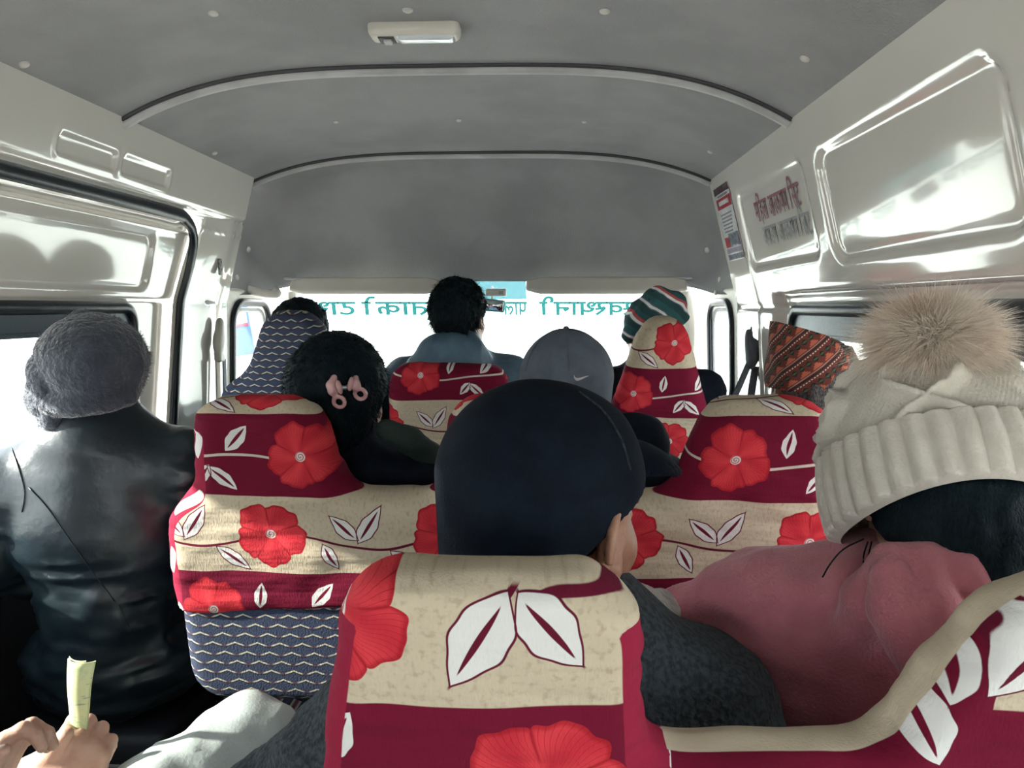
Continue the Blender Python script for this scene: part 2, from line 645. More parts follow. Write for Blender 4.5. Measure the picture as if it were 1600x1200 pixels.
def make_glass(name, tint=(1, 1, 1), refl=0.06):
    m, nt, b = new_mat(name)
    nt.nodes.remove(b)
    out = [n for n in nt.nodes if n.type == 'OUTPUT_MATERIAL'][0]
    tr = nt.nodes.new('ShaderNodeBsdfTransparent')
    nz = tex_noise(nt, 3.0, 2.0, obj_co(nt))
    f = Sx(nt, nz.outputs['Fac']).step(0.2, 0.8)
    nt.links.new(mixc(nt, f, tint, tuple(0.97 * t for t in tint)), tr.inputs['Color'])
    gl = nt.nodes.new('ShaderNodeBsdfGlossy')
    gl.inputs['Roughness'].default_value = 0.03
    mx = nt.nodes.new('ShaderNodeMixShader')
    mx.inputs[0].default_value = refl
    nt.links.new(tr.outputs[0], mx.inputs[1])
    nt.links.new(gl.outputs[0], mx.inputs[2])
    nt.links.new(mx.outputs[0], out.inputs['Surface'])
    return m


M['glass'] = make_glass('window_glass', (0.93, 0.95, 0.95))
M['windscreen'] = make_glass('windscreen_glass', (0.90, 0.95, 0.94))
M['sunband'] = make_glass('teal_sun_band', (0.27, 0.385, 0.40), 0.02)
M['teal_film'] = make_glass('teal_film_letters', (0.016, 0.085, 0.078), 0.02)


# ---- floral cover print: cream and maroon bands with red flowers, stems and leaves
PU, PV, BC = 0.31, 0.296, 0.148


CREAM, CREAM2 = (0.47, 0.395, 0.29), (0.37, 0.30, 0.21)
MAROON = (0.125, 0.004, 0.020)
LEAFW = (0.60, 0.585, 0.56)
STEM_D = (0.10, 0.005, 0.020)


def pr_leaf(du, dv, ang, L, W):
    ca, sa = math.cos(math.radians(ang)), math.sin(math.radians(ang))
    p = du * ca + dv * sa
    q = du * (-sa) + dv * ca
    pn = p * (2.0 / L)
    # widest a little towards the stalk, pointed at the tip, gently waved edge
    prof = ((1.0 - pn * pn).max(0.0)) * (1.0 - pn * 0.22) * W
    prof = prof * ((pn * 10.0).sin() * 0.045 + 1.0)
    e = prof - q.abs()
    inside = e.step(0.0, 0.0009)
    line = e.abs().step(0.0015, 0.0006) * pn.abs().step(1.10, 1.0)
    vein = (q.abs() - (0.0028 - pn * pn * 0.0044).max(0.0)).step(0.0005, -0.0003) * pn.abs().step(0.80, 0.70)
    return inside, line, vein


def pr_flower(g, du, dv, R, rot=0.6):
    r = (du * du + dv * dv).sqrt()
    th = dv.atan2(du)
    lob = (th * 2.5 + rot).cos().abs().pow(0.55)
    ruf = (th * 11.0 + rot).sin() * 0.028 + (th * 19.0).sin() * 0.014 + (th * 3.0 + rot * 2).sin() * 0.04
    rr = (lob * 0.17 + 0.82 + ruf) * R
    e = rr - r
    inside = e.step(0.0, 0.0010)
    vein = ((th * 30.0 + (r * 110.0).sin() * 1.5).sin().abs()).step(0.22, 0.05) * r.step(0.012, 0.026)
    gap = lob.step(0.40, 0.10) * r.step(0.010, 0.030)
    edge = e.step(0.0075, 0.0020)
    tone = ((th * 5.0 + r * 60.0).sin() * 0.5 + 0.5)
    heart = r.step(0.0092, 0.0084)
    ring = ((r * 1500.0 + th).sin()).step(-0.2, 0.2)
    c = mixc(g, tone, (0.56, 0.040, 0.050), (0.44, 0.022, 0.034))
    c = mixc(g, vein * 0.75, c, (0.24, 0.004, 0.014))
    c = mixc(g, (gap * 0.75).max(edge * 0.65), c, (0.25, 0.005, 0.012))
    hc = mixc(g, ring, (0.66, 0.60, 0.56), (0.40, 0.16, 0.16))
    return inside, mixc(g, heart, c, hc)


def pr_put(g, col, mask, parts, outline, fill, veinc):
    li = None
    for i, l, vn in parts:
        if li is None:
            li, ll, lv = i, l, vn
        else:
            li, ll, lv = li.max(i), ll.max(l), lv.max(vn)
    if mask is not None:
        li, ll, lv = li * mask, ll * mask, lv * mask
    col = mixc(g, li, col, fill)
    col = mixc(g, lv, col, veinc)
    return mixc(g, ll, col, outline)


def new_print(name):
    g = bpy.data.node_groups.new(name, 'ShaderNodeTree')
    g.interface.new_socket(name='Vector', in_out='INPUT', socket_type='NodeSocketVector')
    g.interface.new_socket(name='Color', in_out='OUTPUT', socket_type='NodeSocketColor')
    gi = g.nodes.new('NodeGroupInput')
    go = g.nodes.new('NodeGroupOutput')
    sep = g.nodes.new('ShaderNodeSeparateXYZ')
    g.links.new(gi.outputs[0], sep.inputs[0])
    nz = g.nodes.new('ShaderNodeTexNoise')
    nz.inputs['Scale'].default_value = 150.0
    nz.inputs['Detail'].default_value = 4.0
    g.links.new(gi.outputs[0], nz.inputs['Vector'])
    speck = Sx(g, nz.outputs['Fac']).step(0.48, 0.75)
    return g, go, [Sx(g, sep.outputs[i]) for i in range(3)], mixc(g, speck, CREAM, CREAM2)


def floral_group():
    g, go, (uc, um, v), cr = new_print('floral_print')
    band = (v / PV).floor()
    vm = v.fmod(PV)
    is_m = vm.step(BC - 0.0006, BC + 0.0006)
    um = um - band * 0.184
    col = mixc(g, is_m, cr, MAROON)
    W_ = lambda u, c: (u - c).wrap(-PU / 2, PU / 2)

    def stem(u, mid, amp, ph, w):
        f = ((u - ph) * (2 * math.pi / PU)).cos() * amp + mid
        return ((vm - f).abs()).step(w + 0.0008, w - 0.0004)
    nm = 1.0 - is_m
    FC = 0.074
    col = mixc(g, stem(uc, FC - 0.012, 0.012, 0.03, 0.0021) * nm, col, STEM_D)
    col = pr_put(g, col, nm, [pr_leaf(W_(uc, a), vm - b, c, d, e) for a, b, c, d, e in
                              [(0.131, FC + 0.016, 137, 0.068, 0.014), (0.176, FC + 0.020, 57, 0.078, 0.015), (0.103, FC - 0.040, -63, 0.056, 0.012), (-0.072, FC - 0.048, -40, 0.070, 0.013)]],
                 STEM_D, LEAFW, (0.11, 0.006, 0.025))
    fi, fc = pr_flower(g, W_(uc, 0.0), vm - FC, 0.063)
    col = mixc(g, fi * nm, col, fc)
    FM = 0.222
    col = mixc(g, stem(um, FM - 0.006, 0.009, 0.20, 0.0021) * is_m, col, (0.52, 0.46, 0.40))
    col = pr_put(g, col, is_m, [pr_leaf(W_(um, a), vm - b, c, d, e) for a, b, c, d, e in
                                [(0.087, FM + 0.028, 82, 0.052, 0.0125), (0.200, FM + 0.032, 48, 0.064, 0.0145), (0.134, FM - 0.038, -128, 0.052, 0.0125), (0.170, FM - 0.042, -42, 0.066, 0.0135)]],
                 MAROON, LEAFW, MAROON)
    fi, fc = pr_flower(g, W_(um, 0.0), vm - FM, 0.060, 1.3)
    col = mixc(g, fi * is_m, col, fc)
    g.links.new(col, go.inputs[0])
    return g


def large_print_group():
    """the nearest bench: coordinates are the seat's own x and z in metres"""
    g, go, (x, z, zone), cr = new_print('floral_print_large')
    zb = z - x * 0.012
    is_m = zb.step(0.8105, 0.8090).max(zone.step(-0.0006, 0.0006))
    col = mixc(g, is_m, cr, MAROON)
    # stalk over the top of the headrest, then down its right side
    d1 = ((x - 0.028) / 0.066)
    arc = (z - (0.9010 - d1 * d1 * d1 * d1 * 0.055 - d1 * d1 * 0.004)).abs().step(0.0040, 0.0030) * x.step(-0.026, -0.020) * x.step(0.106, 0.100)
    col = mixc(g, arc * (1.0 - is_m), col, STEM_D)
    tw = ((x + 0.026) - (z - 0.898) * 0.9).abs().step(0.0034, 0.0026) * (z - 0.8965).abs().step(0.009, 0.006)
    col = mixc(g, tw * (1.0 - is_m), col, STEM_D)
    big = [(-0.048, 0.864, -121, 0.086, 0.0235), (0.006, 0.874, -47, 0.072, 0.0215), (0.352, 0.862, -122, 0.090, 0.0230), (0.420, 0.866, -55, 0.080, 0.022)]
    col = pr_put(g, col, None, [pr_leaf(x - a, z - b, c, d, e) for a, b, c, d, e in big], STEM_D, LEAFW, STEM_D)
    small = [(0.292, 0.792, -70, 0.060, 0.0215), (0.313, 0.846, 82, 0.074, 0.013), (-0.163, 0.775, 60, 0.060, 0.016), (0.092, 0.760, -75, 0.060, 0.014), (0.17, 0.715, -60, 0.07, 0.016)]
    col = pr_put(g, col, None, [pr_leaf(x - a, z - b, c, d, e) for a, b, c, d, e in small], MAROON, LEAFW, MAROON)
    for cx, cz, R, rot in ((-0.160, 0.880, 0.060, 0.9), (0.004, 0.735, 0.066, 0.2), (0.47, 0.735, 0.066, 1.2)):
        fi, fc = pr_flower(g, x - cx, z - cz, R, rot)
        col = mixc(g, fi, col, fc)
    g.links.new(col, go.inputs[0])
    return g


def cover_mat(name, group, noise=(0.012, 0.012, 0.014), leaves=1.0):
    m, nt, b = new_mat(name)
    a = nt.nodes.new('ShaderNodeAttribute')
    a.attribute_name = 'pc'
    nz = tex_noise(nt, 5.0, 2.0, obj_co(nt))
    off = nt.nodes.new('ShaderNodeVectorMath')
    off.operation = 'MULTIPLY_ADD'
    nt.links.new(nz.outputs['Color'], off.inputs[0])
    off.inputs[1].default_value = noise
    nt.links.new(a.outputs['Vector'], off.inputs[2])
    gn = nt.nodes.new('ShaderNodeGroup')
    gn.node_tree = group
    nt.links.new(off.outputs[0], gn.inputs[0])
    gs = nt.nodes.new('ShaderNodeAttribute')
    gs.attribute_name = 'gus'
    gm = Sx(nt, gs.outputs['Fac']).step(-0.0006, 0.0006)
    rm = nt.nodes.new('ShaderNodeAttribute')
    rm.attribute_name = 'rim'
    rim = Sx(nt, rm.outputs['Fac']).step(-0.0006, 0.0006)
    # side gusset: crimson with pale slanting leaves
    sp = nt.nodes.new('ShaderNodeSeparateXYZ')
    nt.links.new(obj_co(nt), sp.inputs[0])
    vv = Sx(nt, sp.outputs[2])
    gg = Sx(nt, gs.outputs['Fac'])
    dv = (vv + gg * 1.1).wrap(-0.055, 0.055)
    lf = ((1.0 - (dv / 0.026) * (dv / 0.026)) * 0.011 - (gg - 0.012).abs()).step(0.0, 0.0012)
    gc = mixc(nt, lf * leaves, (0.23, 0.012, 0.036), LEAFW)
    c = mixc(nt, gm, gn.outputs[0], gc)
    nt.links.new(mixc(nt, rim, c, CREAM), b.inputs['Base Color'])
    b.inputs['Roughness'].default_value = 0.9
    b.inputs['Specular IOR Level'].default_value = 0.15
    w1 = tex_noise(nt, 420.0, 2.0, obj_co(nt, (1, 1, 0.35)))
    w2 = tex_noise(nt, 9.0, 3.0, obj_co(nt, (0.45, 1, 2.6)))
    h = Sx(nt, w1.outputs['Fac']) * 0.05 + Sx(nt, w2.outputs['Fac']) * 1.0
    bump(nt, b, h.s, 0.8, 0.014)
    return m


M['cover'] = cover_mat('floral_seat_cover', floral_group())
M['cover_large'] = cover_mat('large_floral_seat_cover', large_print_group(), (0.008, 0.008, 0.0), 0.0)



def wave_fabric():
    """navy seat cloth woven with rows of pale and red chevrons"""
    m, nt, b = new_mat('navy_wave_fabric')
    sp = nt.nodes.new('ShaderNodeSeparateXYZ')
    nt.links.new(obj_co(nt), sp.inputs[0])
    x, z = Sx(nt, sp.outputs[0]), Sx(nt, sp.outputs[2])
    pu, pv = 0.042, 0.0195
    row = (z / pv).floor()
    u = x + row.fmod(2.0) * (pu / 2)
    tri = (u / (pu / 2)).ping(1.0)              # 0..1..0
    h = tri.pow(1.4) * 0.0072
    zz = z.fmod(pv) - 0.0055
    pale = (zz - h).abs().step(0.0021, 0.0009) * tri.step(0.10, 0.45)
    tri2 = ((u + pu / 2) / (pu / 2)).ping(1.0)
    red = (zz - 0.006 + tri2.pow(1.4) * 0.0062).abs().step(0.0012, 0.0005)
    dark = (zz + 0.0030 - h).abs().step(0.0022, 0.0008)
    c = mixc(nt, dark, (0.019, 0.030, 0.066), (0.008, 0.011, 0.026))
    c = mixc(nt, red * 0.8, c, (0.16, 0.015, 0.035))
    c = mixc(nt, pale, c, (0.44, 0.42, 0.33))
    nt.links.new(c, b.inputs['Base Color'])
    b.inputs['Roughness'].default_value = 0.85
    n = tex_noise(nt, 300, 2, obj_co(nt))
    bump(nt, b, n.outputs['Fac'], 0.4, 0.003)
    return m


M['wave'] = wave_fabric()


def dhaka():
    """woven topi cloth: slanting bands of brick red, orange, black and white steps"""
    m, nt, b = new_mat('dhaka_cloth')
    t = nt.nodes.new('ShaderNodeAttribute')
    t.attribute_name = 'pc'
    sp = nt.nodes.new('ShaderNodeSeparateXYZ')
    nt.links.new(t.outputs['Vector'], sp.inputs[0])
    x, z = Sx(nt, sp.outputs[0]), Sx(nt, sp.outputs[1])
    p = x * 0.80 + z * 0.60
    q = x * -0.60 + z * 0.80
    per = 0.036
    k = (q / per).floor()
    qq = q.fmod(per)
    c = (0.15, 0.028, 0.020)
    # stepped triangles
    pt = ((p + k * 0.011) / 0.016).ping(1.0)
    st = (pt * 4.0).floor() * 0.25
    tri = (qq - 0.004 - st * 0.012).step(0.0006, -0.0006) * qq.step(0.0035, 0.0045)
    c = mixc(nt, tri, c, (0.52, 0.125, 0.065))
    pt2 = ((p + 0.006 + k * 0.017) / 0.009).ping(1.0)
    dk = ((qq - 0.0185).abs() - pt2 * 0.006).step(0.0006, -0.0006)
    c = mixc(nt, dk, c, (0.012, 0.014, 0.016))
    gr = ((qq - 0.0185).abs() - pt2 * 0.0018).step(0.0004, -0.0004)
    c = mixc(nt, gr, c, (0.07, 0.12, 0.045))
    wl = (qq - 0.0290).abs().step(0.0013, 0.0007) * ((p / 0.0034).ping(1.0)).step(0.35, 0.55)
    c = mixc(nt, wl, c, (0.70, 0.62, 0.52))
    bl = (qq - 0.0335).abs().step(0.0016, 0.0010)
    c = mixc(nt, bl, c, (0.012, 0.012, 0.014))
    w2 = (qq - 0.0015).abs().step(0.0009, 0.0004)
    c = mixc(nt, w2 * 0.8, c, (0.55, 0.42, 0.36))
    nt.links.new(c, b.inputs['Base Color'])
    b.inputs['Roughness'].default_value = 0.8
    n = tex_noise(nt, 420, 2, obj_co(nt))
    bump(nt, b, n.outputs['Fac'], 0.5, 0.002)
    return m


M['dhaka'] = dhaka()


def striped_knit():
    m, nt, b = new_mat('striped_knit')
    sp = nt.nodes.new('ShaderNodeSeparateXYZ')
    nt.links.new(obj_co(nt), sp.inputs[0])
    x, z = Sx(nt, sp.outputs[0]), Sx(nt, sp.outputs[2])
    d = tex_noise(nt, 10.0, 2.0, obj_co(nt))
    q = z * 0.80 + x * 0.50 + Sx(nt, d.outputs['Fac']) * 0.035
    f = q.fmod(0.052)
    c = mixc(nt, f.step(0.018, 0.0195), (0.012, 0.055, 0.060), (0.15, 0.14, 0.18))
    c = mixc(nt, f.step(0.032, 0.0335), c, (0.02, 0.09, 0.10))
    c = mixc(nt, (f - 0.0255).abs().step(0.0045, 0.0035), c, (0.72, 0.74, 0.74))
    r = (q.fmod(0.104) - 0.086).abs().step(0.0040, 0.0030)
    c = mixc(nt, r, c, (0.45, 0.06, 0.06))
    nt.links.new(c, b.inputs['Base Color'])
    b.inputs['Roughness'].default_value = 0.9
    n = tex_noise(nt, 240, 2, obj_co(nt))
    bump(nt, b, n.outputs['Fac'], 0.6, 0.004)
    return m


M['striped'] = striped_knit()


def note_mat():
    m, nt, b = new_mat('banknote_paper')
    nz = tex_noise(nt, 30, 4, obj_co(nt))
    f = Sx(nt, nz.outputs['Fac']).step(0.45, 0.62)
    c = mixc(nt, f, (0.62, 0.66, 0.36), (0.48, 0.56, 0.30))
    n2 = tex_noise(nt, 75, 3, obj_co(nt, (0.5, 1, 2)))
    c = mixc(nt, Sx(nt, n2.outputs['Fac']).step(0.60, 0.68), c, (0.30, 0.36, 0.26))
    nt.links.new(c, b.inputs['Base Color'])
    b.inputs['Roughness'].default_value = 0.7
    b.inputs['Transmission Weight'].default_value = 0.0
    return m


M['note'] = note_mat()
# ------------------------------------------------------------------ the van shell
XC = -0.236            # centre line of the van
FLOOR = -0.10


def halfw(z):
    z = np.asarray(z, dtype=float)
    return np.where(z > 1.12, 0.80 + (1.53 - z) * 0.26, 0.9066 + 0.02 * np.clip((1.12 - z) / 0.5, 0, 1))


def ceil_z(x, Y):
    t = np.abs((np.asarray(x) - XC) / 0.80)
    c = 0.13 - 0.03 * np.clip((np.asarray(Y) - 1.78) / 0.82, 0, 1)
    return 1.53 + c * (1 - t ** 3.6)


def structure(o):
    o['kind'] = 'structure'
    return o


def shell_grid(name, P, outward, thick=0.02):
    """sheet with thickness; P (nu,nv,3) inner face, outward same shape"""
    A = P
    B = P + outward * thick
    nu, nv = P.shape[:2]
    V = np.concatenate([A.reshape(-1, 3), B.reshape(-1, 3)])
    i, j = np.meshgrid(np.arange(nu - 1), np.arange(nv - 1), indexing='ij')
    a, b, c, d = (i * nv + j).ravel(), ((i + 1) * nv + j).ravel(), ((i + 1) * nv + j + 1).ravel(), (i * nv + j + 1).ravel()
    n = nu * nv
    F = [np.stack([a, b, c, d], 1), np.stack([a + n, d + n, c + n, b + n], 1)]
    for line in (np.arange(nv), (nu - 1) * nv + np.arange(nv), np.arange(nu) * nv, np.arange(nu) * nv + nv - 1):
        F.append(np.stack([line[:-1], line[1:], line[1:] + n, line[:-1] + n], 1))
    return mesh_np(name, V, np.vstack(F))


# ceiling
xs = XC + 0.80 * np.sin(np.linspace(-1, 1, 61) * math.pi / 2) * 1.03
ys = np.linspace(-1.0, 2.62, 60)
GX, GY = np.meshgrid(xs, ys, indexing='ij')
P = np.stack([GX, GY, ceil_z(GX, GY)], -1)
up = np.zeros_like(P)
up[..., 2] = 1
ceiling = structure(link('ceiling', shell_grid('ceiling', P, up), M['headliner']))
tag(ceiling, 'grey fabric headliner of the van roof', None)

# front bowl of the headliner, from the second trim strip down to the windscreen header
nt_, ns_ = 81, 36
tt = np.linspace(-1, 1, nt_)
ss = np.linspace(0, 1, ns_)
plan = smooth_path([(-0.905, 2.615, 1.135), (-0.90, 2.72, 1.145), (-0.885, 2.84, 1.15), (-0.84, 2.93, 1.17), (-0.76, 2.985, 1.19), (-0.60, 3.01, 1.20),
                    (-0.3, 3.02, 1.203), (0, 3.022, 1.205), (0.3, 3.02, 1.203), (0.60, 3.01, 1.20), (0.76, 2.985, 1.19), (0.84, 2.93, 1.17), (0.885, 2.84, 1.15), (0.90, 2.72, 1.145), (0.905, 2.615, 1.135)], 160)
cum = np.concatenate([[0], np.cumsum(np.linalg.norm(np.diff(plan, axis=0), axis=1))])
cum /= cum[-1]
BOT = np.stack([np.interp((tt + 1) / 2, cum, plan[:, i]) for i in range(3)], 1)
BOT[:, 0] += XC
# spread the top line so that its corners lead into the side walls
tx = np.clip(np.interp((tt + 1) / 2, cum, plan[:, 0]) / 0.905, -1, 1)
TOP = np.stack([XC + 0.80 * tx, np.full(nt_, 2.60), 0 * tx], 1)
TOP[:, 2] = ceil_z(TOP[:, 0], 2.60)
P = np.zeros((nt_, ns_, 3))
for j, s in enumerate(ss):
    a = s * math.pi / 2
    fo, dn = math.sin(a), 1 - math.cos(a)
    P[:, j, :2] = TOP[:, :2] + (BOT[:, :2] - TOP[:, :2]) * fo
    P[:, j, 2] = TOP[:, 2] + (BOT[:, 2] - TOP[:, 2]) * dn
out = np.zeros_like(P)
out[..., 1] = 0.7
out[..., 2] = 0.7
front_bowl = link('front_headliner', shell_grid('front_headliner', P, out), M['headliner'], ceiling)

# two curved trim strips across the roof, each a pale bead beside a dark edge
for n, Y in ((1, 1.78), (2, 2.60)):
    th = np.linspace(-1, 1, 80)
    x = XC + 0.80 * np.sin(th * math.pi / 2)
    pts = np.stack([x, np.full(80, Y), ceil_z(x, Y) - 0.009], 1)
    t1 = structure(link('trim_%d' % n, tube('trim', pts, 0.014, 8, 0.011), M['trim_grey']))
    pts2 = pts + np.array([0, -0.016, 0.007])
    link('dark_edge', tube('dark_edge', pts2, 0.006, 6, 0.006), M['trim_dark'], t1)

ceil_bvh = BVHTree.FromObject(ceiling, bpy.context.evaluated_depsgraph_get())
bowl_bvh = BVHTree.FromObject(front_bowl, bpy.context.evaluated_depsgraph_get())


def hit(bvh, px, py):
    d = ray(px, py)
    loc, nrm, i, dist = bvh.ray_cast(Vector((0, 0, CAM_Z)), Vector(d))
    if loc is None:
        return None, None
    if nrm.dot(Vector(d)) > 0:
        nrm = -nrm
    return loc, nrm


def button_mesh():
    bm = bmesh.new()
    prof = [(0.0, 0.0055), (0.006, 0.005), (0.0095, 0.003), (0.0105, 0.0), (0.0105, -0.004)]
    rings = []
    for r, h in prof:
        if r == 0:
            rings.append([bm.verts.new((0, 0, h))])
        else:
            rings.append([bm.verts.new((r * math.cos(a), r * math.sin(a), h)) for a in np.linspace(0, 2 * math.pi, 14, endpoint=False)])
    for i in range(14):
        bm.faces.new([rings[0][0], rings[1][i], rings[1][(i + 1) % 14]])
    for q in range(1, 4):
        for i in range(14):
            bm.faces.new([rings[q][i], rings[q + 1][i], rings[q + 1][(i + 1) % 14], rings[q][(i + 1) % 14]])
    return mesh_bm('clip_button', bm, True)


BTN = button_mesh()
BTN.materials.append(M['button'])
for px, py, bv, sc in [(333, 20, 0, 1), (637, 15, 0, 1), (945, 17, 0, 1), (1258, 91, 0, 1), (37, 100, 0, 1), (525, 190, 0, .8), (717, 188, 0, .8), (913, 190, 0, .8),
                       (1110, 237, 0, .9), (335, 239, 0, .9), (388, 390, 1, 1.1), (370, 434, 1, 1.1), (1105, 391, 1, 1.1), (1125, 437, 1, 1.1), (1103, 458, 1, .9), (1118, 457, 1, .9)]:
    loc, nrm = hit(bowl_bvh if bv else ceil_bvh, px, py)
    if loc is None:
        continue
    o = link('clip', BTN, None, ceiling)
    o.matrix_basis = Matrix.LocRotScale(loc, nrm.to_track_quat('Z', 'Y'), (sc, sc, sc))

# walls: sheets shaped in (Y, z, depth) space, then laid on the leaning side of the body


def rrect(Y, z, y0, y1, z0, z1, r):
    qy = np.abs(Y - (y0 + y1) / 2) - ((y1 - y0) / 2 - r)
    qz = np.abs(z - (z0 + z1) / 2) - ((z1 - z0) / 2 - r)
    return np.sqrt(np.maximum(qy, 0) ** 2 + np.maximum(qz, 0) ** 2) + np.minimum(np.maximum(qy, qz), 0) - r


def side_sheet(name, sgn, outline, hfun, holes, y0, y1, z0, z1, thick=0.016, step=0.02, fine=None, fs=0.006, drange=(-0.06, 0.10)):
    """outline(Y,z)<0 inside; hfun(Y,z) = offset outward of the inner face"""
    s = Sdf()

    def fn(Y, z, d):
        h = hfun(Y, z)
        v = np.abs(d - h - thick / 2) - thick / 2
        v = np.maximum(v, outline(Y, z))
        for hl in holes:
            v = np.maximum(v, -hl(Y, z))
        return v + 0 * (Y + z + d)
    s.add(fn, (y0, z0, drange[0]), (y1, z1, drange[1]), 0)
    fy = [((fine[0], fine[2], 9), (fine[1], fine[3], 9))] if fine else []
    # fine in Y,z windows; depth always fine
    me, V, Q = None, None, None
    lo, hi = s.bounds()
    axes = []
    for i, (a, b) in enumerate(((y0, y1), (z0, z1), drange)):
        o = [a - 0.02]
        while o[-1] < b + 0.02:
            p = o[-1]
            if i == 2:
                o.append(p + 0.005)
            else:
                f = fine and fine[2 * i] - step <= p <= fine[2 * i + 1]
                o.append(p + (fs if f else step))
        axes.append(np.array(o, dtype=np.float64))
    F = fn(axes[0][:, None, None], axes[1][None, :, None], axes[2][None, None, :]).astype(np.float32)
    F[0], F[-1] = 0.5, 0.5
    F[:, 0], F[:, -1] = 0.5, 0.5
    F[:, :, 0], F[:, :, -1] = 0.5, 0.5
    V, Q = surface_nets(F, *axes)
    W = np.stack([XC + sgn * (halfw(V[:, 1]) + V[:, 2]), V[:, 0], V[:, 1]], 1)
    if sgn > 0:
        Q = Q[:, ::-1]
    return mesh_np(name, W, Q)


def wpt(sgn, Y, z, d=0.0):
    return np.array([XC + sgn * (float(halfw(z)) + d), Y, z])


# ---------------- right wall
RW = (0.55, 2.13, 0.62, 1.095)          # main window opening (y0,y1,z0,z1)


def h_right(Y, z):
    big = rrect(Y, z, 1.03, 1.69, 1.205, 1.435, 0.045)
    sml = rrect(Y, z, 1.775, 2.335, 1.222, 1.440, 0.030)
    h = 0.011 * sstep(0.004, -0.014, big) + 0.007 * np.exp(-((big + 0.004) / 0.010) ** 2)
    h = h + 0.007 * sstep(0.004, -0.012, sml) + 0.005 * np.exp(-((sml + 0.003) / 0.008) ** 2)
    h = h + 0.030 * sstep(1.150, 1.125, z) * sstep(2.22, 2.16, Y) + 0.010 * np.exp(-((z - 1.10) / 0.010) ** 2)
    h = h - 0.008 * np.exp(-((Y - 2.36 + (1.3 - z) * 0.10) / 0.012) ** 2) * sstep(1.30, 1.20, z)
    return h


R1 = structure(link('wall_right', side_sheet('wall_right', 1, lambda Y, z: rrect(Y, z, -1.0, 2.62, FLOOR - 0.03, 1.56, 0.02),
                                            h_right, [lambda Y, z: rrect(Y, z, *RW, 0.05), lambda Y, z: rrect(Y, z, -0.85, 0.45, 0.62, 1.095, 0.05)],
                                            -1.0, 2.62, FLOOR - 0.03, 1.56, fine=(0.95, 2.62, 1.06, 1.56), fs=0.007), M['paint']))


def loop_rr(y0, y1, z0, z1, r, n=10):
    pts = []
    for cy, cz, a0 in ((y1 - r, z1 - r, 0), (y0 + r, z1 - r, 90), (y0 + r, z0 + r, 180), (y1 - r, z0 + r, 270)):
        for a in np.linspace(a0, a0 + 90, n):
            pts.append((cy + r * math.cos(math.radians(a)), cz + r * math.sin(math.radians(a))))
    return pts


def side_window(name, sgn, y0, y1, z0, z1, d, band=0.055, post=None):
    w = structure(empty(name, wpt(sgn, (y0 + y1) / 2, z0, d)))
    lp = np.array([wpt(sgn, a, b, d) for a, b in loop_rr(y0, y1, z0, z1, 0.05)])
    link('frame', tube('frame', lp, 0.018, 8, 0.016, closed=True, up=(1, 0, 0)), M['rubber'], w)
    ym = [y0, y1] if post is None else [y0, post, y1]
    for a, b in zip(ym[:-1], ym[1:]):
        V = [wpt(sgn, a, z0, d + .012), wpt(sgn, b, z0, d + .012), wpt(sgn, b, z1, d + .012), wpt(sgn, a, z1, d + .012)]
        V += [p + np.array([sgn * 0.004, 0, 0]) for p in V]
        link('pane', mesh_np('pane', V, [(0, 1, 2, 3), (7, 6, 5, 4), (0, 4, 5, 1), (1, 5, 6, 2), (2, 6, 7, 3), (3, 7, 4, 0)], False), M['glass'], w)
    # dark sliding-rail band along the top
    bm = bmesh.new()
    c = (wpt(sgn, 0, z1 - band / 2, d + 0.004))
    add_box(bm, (c[0], (y0 + y1) / 2, z1 - band / 2), (0.012, y1 - y0 - 0.02, band))
    add_box(bm, (c[0] - sgn * 0.004, (y0 + y1) / 2, z1 - band), (0.014, y1 - y0 - 0.02, 0.010))
    link('top_rail', mesh_bm('top_rail', bm), M['dark_band'], w)
    if post is not None:
        link('post', box_mesh('post', (wpt(sgn, 0, (z0 + z1) / 2, d + 0.004)[0], post, (z0 + z1) / 2), (0.02, 0.045, z1 - z0), 0.004), M['rubber'], w)
    return w


side_window('window_1', 1, *RW, 0.033, band=0.07, post=1.30)
side_window('window_2', 1, -0.85, 0.45, 0.62, 1.095, 0.033)

# ---------------- left wall: cantrail, sliding door, pillar
DW = (0.62, 2.07, 0.60, 1.10)


def h_cant(Y, z):
    a = rrect(Y, z, 1.555, 1.770, 1.424, 1.472, 0.010)
    b = rrect(Y, z, 1.795, 2.020, 1.424, 1.472, 0.010)
    h = -0.030 + 0 * (Y + z)
    for e in (a, b):
        h = h + 0.006 * sstep(0.003, -0.008, e) - 0.003 * np.exp(-((e - 0.003) / 0.006) ** 2)
    return h + 0.028 * sstep(1.405, 1.385, z) + 0.03 * sstep(2.565, 2.60, Y)


L0 = structure(link('wall_left', side_sheet('wall_left', -1, lambda Y, z: rrect(Y, z, -1.0, 2.605, 1.375, 1.56, 0.045), h_cant, [],
                                           -1.0, 2.605, 1.375, 1.56, fine=(1.30, 2.61, 1.37, 1.56), fs=0.006, drange=(-0.07, 0.06)), M['paint']))


def h_door(Y, z):
    r = rrect(Y, z, 0.70, 2.10, 1.150, 1.305, 0.03)
    h = 0.018 + 0.010 * sstep(0.004, -0.012, r) + 0.006 * np.exp(-((r + 0.003) / 0.008) ** 2)
    h = h - 0.008 * np.exp(-((z - 1.325) / 0.006) ** 2)
    return h + 0.014 * sstep(1.128, 1.112, z)


